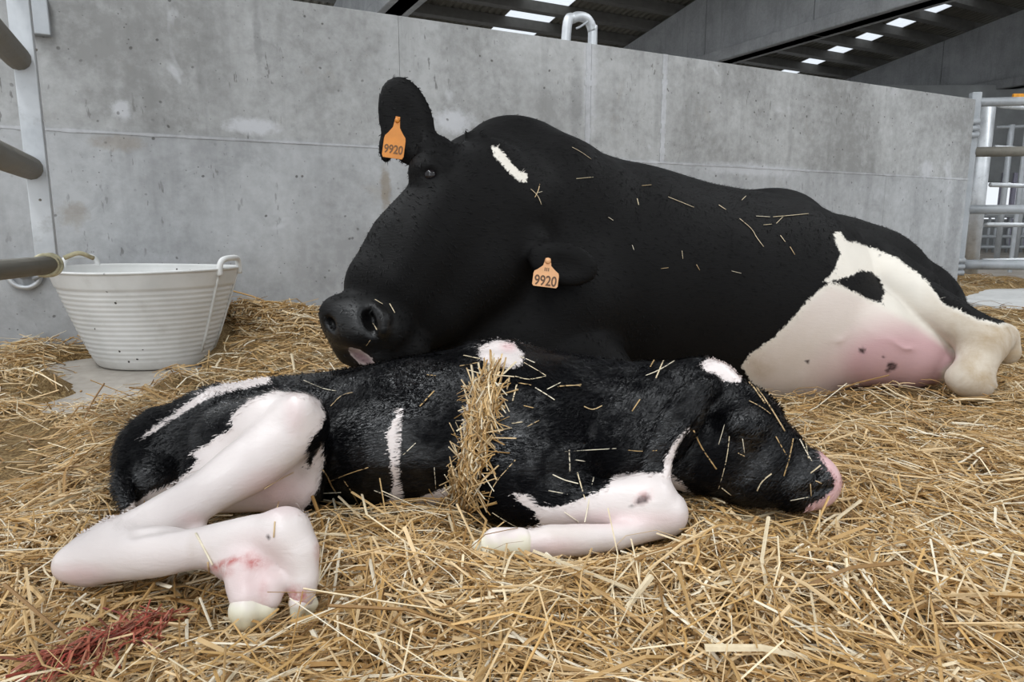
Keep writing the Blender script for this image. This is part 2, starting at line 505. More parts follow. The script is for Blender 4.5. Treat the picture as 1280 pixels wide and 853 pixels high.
        for c in cor:
            for ax in range(3):
                if c[ax]: continue
                e = list(c); e[ax] = 1; e = tuple(e)
                a, b = vals[c], vals[e]
                m = (a < 0) != (b < 0)
                t = np.where(m, a / np.where(m, a - b, 1), 0)
                p = np.tile(np.array(c, float), (len(I), 1)); p[:, ax] = t
                acc[m] += p[m]; num[m] += 1
        V = s.lo + s.h * (I + acc / num[:, None])
        Q = []
        for ax in range(3):
            o1, o2 = [(1, 2), (2, 0), (0, 1)][ax]
            a = [slice(0, n) for n in s.n]; b = [slice(0, n) for n in s.n]
            a[ax] = slice(0, s.n[ax] - 1); b[ax] = slice(1, s.n[ax])
            ch = S[tuple(a)] != S[tuple(b)]
            E = np.argwhere(ch)
            E = E[(E[:, o1] > 0) & (E[:, o2] > 0) & (E[:, o1] < s.n[o1] - 1) & (E[:, o2] < s.n[o2] - 1)]
            u = np.zeros(3, int); u[o1] = 1
            v = np.zeros(3, int); v[o2] = 1
            q = [idx[tuple((E - u * i - v * j).T)] for i, j in ((0, 0), (1, 0), (1, 1), (0, 1))]
            q = np.stack(q, 1)
            flip = ~S[E[:, 0], E[:, 1], E[:, 2]]
            q[flip] = q[flip][:, ::-1]
            Q.append(q)
        F = np.concatenate(Q)
        F = F[(F >= 0).all(1)]
        # light smoothing against stair steps
        for _ in range(2):
            Sm = np.zeros_like(V); c = np.zeros(len(V))
            for i in range(4):
                np.add.at(Sm, F[:, i], V[F[:, (i + 1) % 4]]); np.add.at(c, F[:, i], 1)
                np.add.at(Sm, F[:, (i + 1) % 4], V[F[:, i]]); np.add.at(c, F[:, (i + 1) % 4], 1)
            V = V * 0.5 + 0.5 * Sm / np.maximum(c, 1)[:, None]
        return np_mesh(name, V, F), V

def c4(px, py, d, rpx):
    """centre from a pixel at depth d, radius given in pixels at that depth"""
    return (P(px, py, d), rpx * d / FPX)
def ch(*a): return [c4(*x) for x in a]
def pv(dx, dy, dz=0.0):
    """direction: dx right, dy down the picture, dz away from the viewer"""
    return RT * dx - UP * dy + FW * dz

def poly_sd(X, Y, poly):
    """signed distance (px), positive inside"""
    poly = np.asarray(poly, float)
    d = np.full(X.shape, 1e9); ins = np.zeros(X.shape, bool)
    for i in range(len(poly)):
        a = poly[i]; b = poly[(i + 1) % len(poly)]
        e = b - a
        t = np.clip(((X - a[0]) * e[0] + (Y - a[1]) * e[1]) / (e @ e), 0, 1)
        d = np.minimum(d, np.hypot(X - a[0] - t * e[0], Y - a[1] - t * e[1]))
        c = ((a[1] > Y) != (b[1] > Y)) & (X < (b[0] - a[0]) * (Y - a[1]) / (b[1] - a[1] + 1e-12) + a[0])
        ins ^= c
    return np.where(ins, d, -d)
def blob(X, Y, cx, cy, rx, ry, ang=0.0):
    c, s_ = math.cos(ang), math.sin(ang)
    u = ((X - cx) * c + (Y - cy) * s_) / rx; v = (-(X - cx) * s_ + (Y - cy) * c) / ry
    return np.clip(1.3 - np.sqrt(u * u + v * v), 0, 1)
# ------------------------------------------------------------------ the cow (one continuous body grown from a distance field)
cv = Vol((-0.62, 1.15, -0.04), (1.75, 2.75, 0.98), 0.0065)
# trunk: chest, barrel, flank, rump
cv.chain(ch((690, 345, 1.95, 152), (770, 355, 1.98, 148), (860, 372, 2.02, 140), (950, 385, 2.05, 138), (1035, 380, 2.10, 100)), 0.05)
cv.chain(ch((1010, 355, 2.12, 82), (1080, 365, 2.14, 78), (1135, 390, 2.15, 62)), 0.06)
# withers, crest of the neck, backbone, hook bone, pin bone
cv.chain(ch((655, 222, 1.86, 70), (690, 235, 1.92, 60), (745, 262, 1.98, 52), (820, 276, 2.03, 46), (905, 283, 2.08, 40)), 0.06)
cv.chain(ch((630, 208, 1.80, 58), (600, 240, 1.70, 70)), 0.05)
cv.ell(P(974, 264, 2.06), (pv(46, 4) * .00242, pv(-3, 27) * .00242, FW * .075), 0.045)
cv.chain(ch((1005, 292, 2.12, 26), (1055, 302, 2.16, 28), (1105, 322, 2.18, 30), (1150, 362, 2.18, 28), (1185, 395, 2.16, 22)), 0.05)
# shoulder and brisket, folded forelegs under the chest
cv.chain(ch((660, 300, 1.74, 75), (700, 380, 1.70, 78), (720, 440, 1.66, 50)), 0.06)
cv.chain(ch((640, 420, 1.66, 55), (760, 470, 1.62, 34)), 0.05)
cv.chain(ch((530, 452, 1.64, 36), (640, 440, 1.66, 50)), 0.05)
cv.chain(ch((948, 452, 1.83, 10), (930, 468, 1.80, 6)), 0.012)
# short ribs and flank fold
cv.chain(ch((900, 330, 1.83, 50), (985, 320, 1.90, 34), (1040, 310, 2.0, 24)), 0.05)
# neck into head
cv.chain(ch((690, 260, 1.78, 88), (640, 260, 1.68, 74), (610, 265, 1.60, 60)), 0.05)
# head: poll, forehead, nasal bone, muzzle
hf = (pv(0.25, 0.15, 1.0), 0.80)
cv.chain(ch((604, 226, 1.58, 53), (566, 262, 1.54, 62), (520, 312, 1.50, 63), (486, 358, 1.47, 57), (470, 392, 1.455, 47)), 0.03, flat=hf)
cv.chain(ch((640, 268, 1.60, 50), (602, 330, 1.58, 60), (545, 385, 1.54, 48), (505, 420, 1.50, 34)), 0.05)   # cheek and jaw
cv.ell(P(452, 407, 1.435), (pv(40, 22) * .00168, pv(-22, 40) * .00155, FW * .07), 0.018)    # muzzle
cv.ell(P(424, 393, 1.43), (pv(24, 4) * .00168, pv(-4, 24) * .00168, FW * .05), 0.015)
cv.ell(P(480, 412, 1.42), (pv(34, 10) * .00168, pv(-8, 30) * .00168, FW * .05), 0.02)
cv.chain(ch((440, 438, 1.445, 20), (472, 446, 1.43, 26), (508, 440, 1.46, 30)), 0.014)     # lower lip
cv.chain(ch((416, 408, 1.43, 13), (430, 434, 1.432, 13), (446, 446, 1.43, 12)), 0.01)      # upper lip front
cv.chain(ch((432, 441, 1.395, 5), (452, 449, 1.385, 6), (475, 462, 1.38, 5)), 0.008, sub=True)   # mouth line
# brow, eye socket, cheek ridge
cv.ell(P(536, 214, 1.50), (pv(26, -6) * .00176, pv(6, 24) * .00176, FW * .035), 0.02)
cv.ell(P(538, 219, 1.462), (pv(11, -3) * .00172, pv(3, 8) * .00172, FW * .018), 0.008, sub=True)
cv.chain(ch((526, 227, 1.478, 5), (538, 230, 1.472, 6), (551, 226, 1.476, 5)), 0.014)
cv.chain(ch((524, 211, 1.476, 5), (538, 207, 1.470, 6), (553, 211, 1.474, 5)), 0.014)
cv.chain(ch((556, 244, 1.47, 12), (520, 300, 1.43, 12), (492, 350, 1.405, 10)), 0.03)
# nostrils
cv.ell(P(461, 399, 1.36), (pv(9, -4) * .0016, pv(5, 15) * .0016, FW * .045), 0.008, sub=True)
cv.chain(ch((463, 408, 1.37, 5), (472, 416, 1.37, 4)), 0.006, sub=True)
cv.chain(ch((470, 386, 1.375, 7), (480, 398, 1.37, 10), (480, 413, 1.37, 8)), 0.010)
cv.ell(P(413, 404, 1.385), (pv(5, -3) * .0016, pv(3, 10) * .0016, FW * .02), 0.006, sub=True)
# ears: raised one and hanging one, each hollowed
cv.chain(ch((548, 190, 1.56, 20), (524, 184, 1.55, 18)), 0.03)
cv.ell(P(508, 152, 1.55), (pv(-15, -57) * .00182, pv(33, -9) * .00182, FW * .017), 0.014)
cv.ell(P(482, 185, 1.55), (pv(-1, 20) * .0018, pv(9, 0) * .0018, FW * .012), 0.012)
cv.ell(P(503, 150, 1.528), (pv(-12, -45) * .00178, pv(22, -6) * .00178, FW * .013), 0.008, sub=True)
cv.chain(ch((660, 306, 1.55, 20), (690, 322, 1.52, 18)), 0.03)
cv.ell(P(704, 330, 1.50), (pv(44, 9) * .00176, pv(-6, 27) * .00176, FW * .018), 0.014)
cv.ell(P(708, 334, 1.478), (pv(30, 7) * .00174, pv(-4, 17) * .00174, FW * .013), 0.008, sub=True)
# poll tuft
for i in range(7):
    x = 584 + i * 4; cv.chain(ch((x, 176, 1.57, 4), (x - 3 - R.random() * 4, 163 + R.random() * 5, 1.56, 1.6)), 0.006)
# udder
cv.chain(ch((965, 452, 1.86, 30), (1010, 428, 1.88, 50), (1070, 418, 1.89, 66), (1130, 432, 1.87, 55), (1168, 448, 1.83, 33)), 0.03)
cv.chain(ch((945, 462, 1.84, 10), (985, 455, 1.84, 22)), 0.03)
for a, b_ in (((1080, 409), (1116, 425)), ((1110, 424), (1150, 436)), ((1040, 425), (1060, 417))):    # veins
    ha, hn = cv.hit(*a); hb, _ = cv.hit(*b_)
    if ha is not None and hb is not None:
        mid = (ha + hb) / 2 + pv(0, .012); cv.chain([(ha, .0028), (mid, .0034), (hb, .002)], 0.006)
# hind leg: thigh, shank, hock, cannon and fetlock
cv.chain(ch((1060, 330, 1.96, 42), (1100, 345, 1.88, 32), (1150, 373, 1.80, 25), (1195, 402, 1.74, 25), (1228, 425, 1.72, 28)), 0.009)
cv.chain(ch((1080, 322, 1.93, 30), (1150, 358, 1.88, 22)), 0.03)
cv.chain(ch((1235, 425, 1.74, 24), (1252, 422, 1.79, 19), (1258, 440, 1.79, 16)), 0.02)
cv.chain(ch((1228, 430, 1.72, 28), (1220, 456, 1.70, 23), (1212, 474, 1.69, 24)), 0.014)
for gx, gy, hx, hy in ((1165, 388, 1178, 398), (1174, 384, 1190, 396), (1183, 382, 1199, 394)):
    pass
cv.chain(ch((1198, 472, 1.70, 15), (1222, 480, 1.69, 19)), 0.012)
cv.chain(ch((1232, 466, 1.70, 9), (1241, 482, 1.69, 6)), 0.01)
# tail lying over the rump
cv.chain(ch((1160, 352, 2.10, 20), (1192, 384, 2.02, 11), (1222, 398, 1.93, 7), (1252, 405, 1.86, 5)), 0.02)
# skin folds
for i in range(5):
    x = 655 - i * 3; cv.chain(ch((640 + i * 26, 300 + i * 4, 1.62, 5), (650 + i * 26, 380, 1.6, 5)), 0.02)

me, V = cv.mesh('body')
X, Y, D = proj(V)
white = np.full(len(V), -1.0)
def paint(cur, poly, X, Y, D, dmin, dmax, sc=6.0):
    sc = 14.0
    s_ = np.clip(poly_sd(X, Y, poly) / sc, -1, 1)
    s_[(D < dmin) | (D > dmax)] = -1
    return np.maximum(cur, s_)
white = paint(white, [(614, 182), (622, 184), (634, 196), (640, 203), (648, 214), (658, 218), (659, 230), (648, 226), (638, 217), (630, 208), (620, 198)], X, Y, D, 0, 1.72, 4)
leg = [(1042, 293), (1050, 290), (1058, 301), (1090, 309), (1120, 322), (1160, 352), (1180, 380), (1200, 389), (1225, 400), (1250, 405), (1262, 402), (1290, 420), (1280, 500), (1170, 505), (1175, 462),
       (1197, 446), (1180, 425), (1148, 400), (1100, 376), (1070, 366), (1045, 356), (1028, 352), (1044, 338), (1050, 318)]
white = paint(white, leg, X, Y, D, 0, 1.985)
udd = [(926, 458), (938, 442), (965, 424), (990, 398), (1012, 372), (1036, 354), (1060, 360), (1100, 378), (1150, 404), (1182, 428), (1200, 446), (1190, 478), (1150, 500), (960, 500), (940, 478)]
white = paint(white, udd, X, Y, D, 0, 2.1)
blk = np.clip(poly_sd(X, Y, [(1040, 351), (1060, 346), (1078, 338), (1088, 340), (1098, 346), (1106, 366), (1100, 378), (1086, 374), (1062, 362)]) / 14, -1, 1)
white = paint(white, [(1104, 350), (1150, 385), (1205, 430), (1205, 480), (1185, 470), (1150, 430), (1104, 400)], X, Y, D, 0, 1.95)
white = np.minimum(white, -blk)
white[D > 2.12] = -1
onleg = np.clip(poly_sd(X, Y, leg) / 6, 0, 1)
pink = np.clip(poly_sd(X, Y, udd) / 10, 0, 1) * (1 - onleg) * np.clip(0.22 + 1.1 * blob(X, Y, 1150, 458, 85, 50, 0.3) + 0.5 * blob(X, Y, 1075, 470, 60, 45), 0, 1)
tan = onleg * np.clip((X - 1150) / 70, 0.0, 0.9) + 0.25 * blob(X, Y, 980, 440, 60, 60) + 0.7 * blob(X, Y, 945, 458, 24, 18)
mouthp = blob(X, Y, 452, 447, 22, 8, 0.6)
pink = np.maximum(pink, mouthp * (D < 1.5))
white = np.maximum(white, np.where(D < 1.5, np.clip(mouthp * 2.2 - 0.9, -1, 0.3), -1))
dark = np.zeros(len(V))
for x, y, r in ((1115, 458, 6), (1110, 464, 3), (1078, 438, 4), (1009, 452, 2.5), (1105, 446, 2), (1100, 319, 1.5)):
    dark = np.maximum(dark, np.clip(blob(X, Y, x, y, r, r * .8) * 2, 0, 1))
dark = np.maximum(dark, np.clip(mouthp * 0.9, 0, 0.75))
attr(me, 'white', white); attr(me, 'pink', pink); attr(me, 'tan', tan); attr(me, 'blood', np.zeros(len(V))); attr(me, 'dark', dark * (D < 2.0))
wet = np.clip(1.6 * blob(X, Y, 446, 415, 44, 34), 0, 0.8) * (D < 1.5)
attr(me, 'wet', wet)
def fur(me, n_, L, wd, mat, root, flow):
    """short hair tufts lying along the skin, coloured by the coat under them; one part that nobody could count"""
    nv = len(me.vertices); co = np.empty(nv * 3, np.float32); no = np.empty(nv * 3, np.float32)
    me.vertices.foreach_get('co', co); me.vertices.foreach_get('normal', no)
    co = co.reshape(-1, 3); no = no.reshape(-1, 3)
    wh = np.empty(nv, np.float32); me.attributes['white'].data.foreach_get('value', wh)
    cand = np.nonzero(wh < 0.42)[0]
    pick = cand[NR.choice(len(cand), n_, replace=n_ > len(cand))]
    p = co[pick] + NR.normal(0, .0015, (n_, 3)).astype(np.float32); nn = no[pick]
    ph = co[pick] * 7.0
    fl = np.asarray(flow, float)[None] + 0.55 * np.stack([np.sin(ph[:, 1] * 1.3 + ph[:, 2] * 2), np.sin(ph[:, 0] * 1.7 + 1), np.sin(ph[:, 0] * 1.1 + ph[:, 2] * 1.9)], 1) + NR.normal(0, .22, (n_, 3))
    t = fl - nn * (fl * nn).sum(1, keepdims=True); t /= np.linalg.norm(t, axis=1, keepdims=True) + 1e-6
    s_ = np.cross(t, nn)
    at = {k: np.array([d.value for d in me.attributes[k].data], np.float32) if False else None for k in ()}
    vals = {}
    for k in ('white', 'pink', 'tan', 'blood', 'dark', 'wet'):
        a = np.empty(nv, np.float32); me.attributes[k].data.foreach_get('value', a); vals[k] = a[pick]
    LL = L * NR.uniform(.5, 1.25, (n_, 1)) * np.where(vals['white'] > 0, .6, 1.0)[:, None]; ww = wd * NR.uniform(.6, 1.3, (n_, 1))
    lift = NR.uniform(.10, .26, (n_, 1))
    b0 = p - nn * .0006
    m0 = p + t * LL * .55 + nn * LL * lift * .8
    tp = p + t * LL + nn * LL * lift * .75
    V_ = np.stack([b0 - s_ * ww, b0 + s_ * ww, m0 + s_ * ww * .8, m0 - s_ * ww * .8, tp], 1).reshape(-1, 3)
    base = np.arange(n_)[:, None] * 5
    F_ = np.concatenate([base + np.array([0, 1, 2]), base + np.array([0, 2, 3]), base + np.array([3, 2, 4])])
    fm = np_mesh('fur', V_, F_, True)
    for k in vals: attr(fm, k, np.repeat(vals[k], 5))
    o = under(link('fur', fm, mat), root); o['kind'] = 'stuff'
    return o
cow = empty('cow', (P(850, 450, 1.9)[0], P(850, 450, 1.9)[1], 0.05))
tag(cow, 'big black cow with white hind leg and pink udder, lying against the concrete wall', 'cow')
def under(child, root):
    child.parent = root
    child.matrix_parent_inverse = Matrix.Translation(root.location).inverted()
    return child
def ball(name, c, r, mat, root, sx=(1, 1, 1)):
    bm = bmesh.new(); bmesh.ops.create_uvsphere(bm, u_segments=24, v_segments=14, radius=r)
    o = bm_obj(name, bm, mat); o.location = c; o.scale = sx
    return under(o, root)
under(link('body', me, M_cow), cow)
fur(me, 30000, 0.010, 0.0011, M_cow, cow, (0.55, 0.1, -0.6))
ball('eye', P(538, 219, 1.476), 0.0150, M_eye, cow)
M_hair = simple_mat('dark_hair', (0.012, 0.011, 0.011), 0.6, 0, 30, 0.3)

# ear tags
def ear_tag(px, py, d, wpx, hpx, tilt, mat, lab, inkcol, mark):
    s_ = d / FPX
    W, H = wpx * s_, hpx * s_
    prof = [(-.10, .5), (.10, .5), (.13, .36), (.16, .24), (.34, .10), (.47, .02), (.5, -.06), (.5, -.44), (.44, -.5), (-.44, -.5), (-.5, -.44), (-.5, -.06), (-.47, .02), (-.34, .10), (-.16, .24), (-.13, .36)]
    bm = bmesh.new()
    f = [bm.verts.new((x * W, 0.0015, z * H)) for x, z in prof]
    g = [bm.verts.new((x * W, -0.0015, z * H)) for x, z in prof]
    bm.faces.new(f); bm.faces.new(g[::-1])
    for i in range(len(prof)):
        j = (i + 1) % len(prof); bm.faces.new((f[i], g[i], g[j], f[j]))
    o = bm_obj('ear_tag', bm, mat, None, False)
    o['label'] = lab
    o.location = P(px, py, d)
    o.rotation_euler = (math.radians(-8), math.radians(tilt), 0)
    under(o, cow)
    def sub(o2):
        o2.parent = o
    tc = bpy.data.curves.new('tag_number', 'FONT'); tc.body = '9920'; tc.align_x = 'CENTER'; tc.align_y = 'CENTER'
    tc.size = W * 0.44; tc.extrude = 0.0003; tc.offset = 0.0004
    t = bpy.data.objects.new('tag_number', tc); C.objects.link(t); tc.materials.append(inkcol)
    bpy.context.view_layer.update()
    tm = bpy.data.meshes.new_from_object(t.evaluated_get(bpy.context.evaluated_depsgraph_get())); bpy.data.objects.remove(t)
    t = bpy.data.objects.new('tag_number', tm); C.objects.link(t)
    t.location = (0, -0.0019, -0.30 * H); t.rotation_euler = (math.radians(90), 0, 0); t.scale = (1, 1.25, 1); sub(t)
    bm = bmesh.new(); bmesh.ops.create_cone(bm, cap_ends=True, segments=14, radius1=0.13 * W, radius2=0.10 * W, depth=0.004)
    b2 = bm_obj('tag_stud', bm, mat); b2.location = (0, -0.003, 0.41 * H); b2.rotation_euler = (math.radians(90), 0, 0); sub(b2)
    if mark:
        bm = bmesh.new()
        for k in (-1, 0, 1): box_bm(bm, (k * .07 * W - .018 * W, -0.0019, 0.05 * H), (k * .07 * W + .018 * W, -0.0014, 0.17 * H))
        sub(bm_obj('tag_mark', bm, inkcol, None, False))
    return o
M_tag_o = simple_mat('orange_plastic', (0.62, 0.22, 0.025), 0.45, 0, 25, 0.15)
M_tag_p = simple_mat('pale_orange_plastic', (0.80, 0.42, 0.20), 0.5, 0, 25, 0.15)
M_ink = simple_mat('tag_ink', (0.16, 0.07, 0.02), 0.6)
M_ink2 = simple_mat('tag_ink_dark', (0.12, 0.06, 0.03), 0.6)
def in_front(vol, px, py, off):
    p, n_ = vol.hit(px, py); return float(np.dot(p - CAMP, FW)) - off
ear_tag(494, 172, min(1.50, in_front(cv, 494, 170, 0.012)), 27, 52, 8, M_tag_o, 'orange tag reading 9920 in the raised ear', M_ink, False)
ear_tag(683, 341, min(in_front(cv, 683, 326, .008), in_front(cv, 683, 345, .008)), 32, 36, 7, M_tag_p, 'pale orange tag reading 9920 in the hanging ear', M_ink2, True)

# ------------------------------------------------------------------ the newborn calf
kv = Vol((-0.78, 0.55, -0.03), (0.66, 1.52, 0.36), 0.0044)
# trunk
kv.chain(ch((222, 572, 1.15, 66), (280, 552, 1.17, 72), (350, 549, 1.19, 74), (430, 550, 1.19, 82), (520, 545, 1.18, 98), (610, 545, 1.17, 106), (690, 545, 1.15, 98), (745, 545, 1.13, 84)), 0.03)
kv.chain(ch((205, 575, 1.12, 54), (190, 600, 1.08, 42)), 0.03)
kv.chain(ch((330, 508, 1.22, 26), (420, 492, 1.25, 26), (520, 473, 1.26, 26), (620, 455, 1.24, 28), (690, 470, 1.2, 28)), 0.04)      # backbone
kv.chain(ch((600, 452, 1.24, 20), (640, 452, 1.23, 20)), 0.03)          # top of the shoulder blade
kv.chain(ch((640, 520, 1.08, 60), (640, 590, 1.02, 50)), 0.03)           # shoulder and upper arm
kv.chain(ch((690, 530, 1.06, 56), (700, 575, 1.02, 48)), 0.03)
kv.ell(P(500, 560, 1.08), (RT * .12, UP * .075, FW * .05), 0.04)         # belly side
for i in range(6):                                                       # ribs
    x = 468 + i * 22
    kv.chain(ch((x + 6, 490, 1.12, 8), (x, 530, 1.055, 8), (x + 2, 575, 1.04, 8)), 0.03)
# neck, head
kv.chain(ch((740, 520, 1.13, 72), (800, 512, 1.10, 60), (862, 502, 1.07, 52)), 0.035)
kv.chain(ch((730, 570, 1.08, 50), (800, 565, 1.05, 46), (850, 560, 1.04, 48)), 0.035)
kv.chain(ch((882, 498, 1.06, 48), (918, 540, 1.04, 62), (956, 572, 1.02, 50), (996, 594, 1.0, 38), (1018, 603, 0.99, 31)), 0.02)
kv.chain(ch((880, 570, 1.03, 46), (930, 600, 1.01, 32), (985, 612, 0.99, 22)), 0.03)     # jaw
kv.ell(P(1024, 590, 0.985), (pv(12, 22) * .00118, pv(15, -8) * .00118, FW * .028), 0.012)  # nose pad
kv.ell(P(1014, 624, 0.985), (pv(24, -6) * .00115, pv(3, 11) * .00115, FW * .024), 0.010)   # lower lip
kv.chain(ch((1036, 609, 0.96, 3), (1010, 615, 0.955, 3), (985, 618, 0.95, 2)), 0.006, sub=True)
kv.ell(P(1026, 594, 0.955), (pv(4, 5) * .0011, pv(5, -3) * .0011, FW * .01), 0.004, sub=True)
kv.ell(P(930, 530, 0.972), (pv(22, 8) * .00112, pv(-5, 14) * .00112, FW * .014), 0.02)     # eye bulge, lid closed
kv.chain(ch((918, 531, 0.942, 2.2), (930, 536, 0.94, 2.2), (944, 533, 0.942, 2.2)), 0.004, sub=True)
kv.chain(ch((900, 470, 1.03, 12), (936, 498, 1.0, 9), (975, 545, 0.985, 8)), 0.02)         # bridge of the nose
# drooping ear
kv.chain(ch((888, 482, 1.00, 15), (868, 500, 0.975, 15)), 0.012)
kv.ell(P(848, 532, 0.955), (pv(-34, 62) * .00112, pv(24, 14) * .00112, FW * .012), 0.010)
kv.chain(ch((886, 492, 0.965, 4.5), (862, 528, 0.94, 4.5), (842, 556, 0.94, 5), (834, 588, 0.945, 5)), 0.006)
# bent foreleg: forearm, knee, cannon folded back, hoof
kv.chain(ch((632, 615, 1.02, 40), (690, 632, 0.99, 33), (760, 632, 0.96, 33), (812, 630, 0.94, 37), (832, 640, 0.935, 28)), 0.022)
kv.chain(ch((832, 648, 0.925, 22), (770, 672, 0.905, 17), (712, 676, 0.895, 20), (690, 677, 0.89, 19)), 0.012)
kv.chain(ch((690, 677, 0.89, 18), (655, 679, 0.885, 17)), 0.01)
# near hind leg: thigh, stifle, gaskin, hock, cannon, fetlock, pastern
kv.chain(ch((300, 560, 1.06, 58), (345, 540, 1.02, 52), (372, 530, 0.99, 36)), 0.03)
kv.chain(ch((372, 532, 0.98, 36), (318, 578, 0.94, 36), (250, 622, 0.89, 29), (190, 660, 0.85, 32), (140, 684, 0.82, 30)), 0.018)
kv.chain(ch((140, 684, 0.82, 31), (112, 700, 0.81, 29), (88, 706, 0.80, 19)), 0.016)
kv.chain(ch((118, 700, 0.81, 29), (190, 690, 0.797, 32), (255, 684, 0.785, 26), (318, 672, 0.775, 28), (356, 668, 0.765, 30)), 0.014)
kv.chain(ch((356, 666, 0.765, 30), (374, 688, 0.760, 25), (380, 722, 0.755, 19), (378, 746, .752, 16)), 0.012)
kv.chain(ch((270, 600, 1.0, 40), (340, 606, 1.02, 34), (370, 612, 1.04, 26)), 0.03)      # groin
kv.chain(ch((392, 560, 1.03, 20), (384, 620, 1.05, 16)), 0.02)                            # flank fold
# far hind leg: cannon from beneath, fetlock, pastern
kv.chain(ch((232, 668, 0.90, 22), (262, 690, 0.83, 20), (290, 704, 0.78, 22)), 0.008)
kv.chain(ch((288, 702, 0.770, 22), (308, 708, 0.754, 25)), 0.008)
kv.chain(ch((306, 710, 0.752, 23), (306, 732, 0.742, 23), (308, 746, .735, 21)), 0.010)
kv.chain(ch((330, 706, 0.758, 22), (333, 730, 0.748, 21), (332, 746, .742, 17)), 0.010)
kv.chain(ch((344, 730, 0.742, 11), (342, 752, 0.736, 8)), 0.010)
kv.chain(ch((290, 732, 0.712, 2), (308, 726, 0.708, 2), (344, 732, .715, 2)), 0.010, sub=True)
kv.chain(ch((104, 700, .800, 26), (92, 704, .795, 21)), 0.012)
kv.chain(ch((172, 667, .79, 2), (205, 660, .79, 3), (246, 655, .80, 3)), 0.02, sub=True)
kv.chain(ch((350, 520, .965, 5), (352, 560, .955, 5), (346, 584, .95, 4)), 0.014, sub=True)
kv.ell(P(372, 515, .955), (pv(16, 6) * .0011, pv(-6, 22) * .0011, FW * .02), 0.02)
# tail tucked along the rump
kv.chain(ch((192, 520, 1.14, 11), (160, 566, 1.07, 12), (152, 608, 1.02, 12), (160, 632, 0.99, 9)), 0.008)

me, V = kv.mesh('body')
X, Y, D = proj(V)
white = np.full(len(V), -1.0)
white = paint(white, [(290, 520), (312, 500), (345, 489), (380, 491), (400, 502), (408, 520), (402, 535), (392, 545), (386, 560), (384, 590), (395, 570), (403, 553), (405, 580), (398, 612), (378, 640), (420, 660),
                      (420, 800), (40, 800), (40, 690), (150, 640), (205, 606), (245, 565), (290, 535)], X, Y, D, 0, 1.09, 5)
blk = np.clip(poly_sd(X, Y, [(190, 609), (212, 588), (238, 566), (247, 574), (238, 589), (215, 603), (196, 612)]) / 14, -1, 1)
white = np.minimum(white, -blk)
white = paint(white, [(238, 501), (262, 486), (300, 474), (336, 469), (340, 480), (300, 487), (262, 497), (212, 528), (180, 548), (178, 545), (208, 524)], X, Y, D, 1.0, 2, 4)
white = paint(white, [(484, 540), (491, 527), (499, 510), (504, 512), (502, 540), (500, 570), (500, 600), (506, 622), (500, 636), (488, 630), (492, 605), (488, 575), (484, 558)], X, Y, D, 0, 1.3, 4)
white = paint(white, [(583, 505), (592, 498), (590, 530), (578, 560)], X, Y, D, 0, 1.3, 4)
white = paint(white, [(520, 625), (560, 608), (575, 612), (560, 640), (520, 650)], X, Y, D, 0, 1.3, 4)
white = paint(white, [(598, 434), (622, 425), (644, 430), (655, 444), (652, 458), (636, 462), (612, 457), (600, 446)], X, Y, D, 0, 1.5, 4)
white = paint(white, [(876, 455), (890, 444), (908, 452), (930, 466), (926, 478), (908, 477), (894, 468), (884, 466)], X, Y, D, 0, 1.5, 4)
white = paint(white, [(640, 616), (664, 618), (674, 634), (700, 634), (738, 620), (762, 606), (768, 594), (800, 590), (840, 592), (880, 630), (870, 700), (560, 720), (585, 668), (660, 660), (676, 656), (668, 640), (650, 628)], X, Y, D, 0, 1.02, 4)
white = paint(white, [(1021, 558), (1036, 562), (1056, 580), (1056, 645), (1006, 645), (1010, 632), (1028, 623), (1041, 613), (1043, 600), (1037, 590), (1027, 574)], X, Y, D, 0, 1.2, 3)
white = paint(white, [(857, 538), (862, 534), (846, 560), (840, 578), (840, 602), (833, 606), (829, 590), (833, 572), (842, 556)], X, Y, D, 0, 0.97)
pink = 0.12 + 0.5 * blob(X, Y, 345, 615, 45, 30) + 0.25 * blob(X, Y, 368, 520, 14, 26) + 0.9 * (X > 1000) + 0.35 * blob(X, Y, 780, 650, 90, 12) + 0.35 * blob(X, Y, 690, 685, 40, 14) + 0.45 * blob(X, Y, 318, 720, 45, 50) \
    + 0.4 * blob(X, Y, 100, 720, 40, 16) + 0.6 * blob(X, Y, 636, 434, 12, 7) + 0.3 * blob(X, Y, 240, 650, 20, 10)
blood = 0.5 * blob(X, Y, 804, 622, 14, 8, -0.5) + 0.9 * blob(X, Y, 320, 704, 16, 10) + 0.9 * blob(X, Y, 287, 702, 34, 5, -0.35) + 1.0 * blob(X, Y, 372, 748, 17, 15) + 0.5 * blob(X, Y, 278, 715, 14, 8) + 0.4 * blob(X, Y, 398, 690, 6, 18) + 0.3 * blob(X, Y, 330, 745, 8, 20)
tan = 0.3 * blob(X, Y, 240, 690, 8, 22) + 0.25 * blob(X, Y, 700, 665, 40, 16)
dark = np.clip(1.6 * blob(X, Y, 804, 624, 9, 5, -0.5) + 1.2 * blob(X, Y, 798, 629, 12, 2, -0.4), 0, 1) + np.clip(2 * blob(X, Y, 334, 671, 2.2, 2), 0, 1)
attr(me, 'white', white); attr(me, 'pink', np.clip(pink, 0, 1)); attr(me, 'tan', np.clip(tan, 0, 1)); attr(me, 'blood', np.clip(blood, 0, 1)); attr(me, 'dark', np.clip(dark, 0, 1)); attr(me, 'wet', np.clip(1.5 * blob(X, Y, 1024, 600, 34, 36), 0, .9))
calf = empty('calf', (P(520, 560, 1.15)[0], P(520, 560, 1.15)[1], 0.05))
tag(calf, 'wet newborn black and white calf lying on the straw in front of its mother', 'calf')
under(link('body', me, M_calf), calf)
fur(me, 60000, 0.0115, 0.0009, M_calf, calf, (-0.8, -0.1, -0.5))
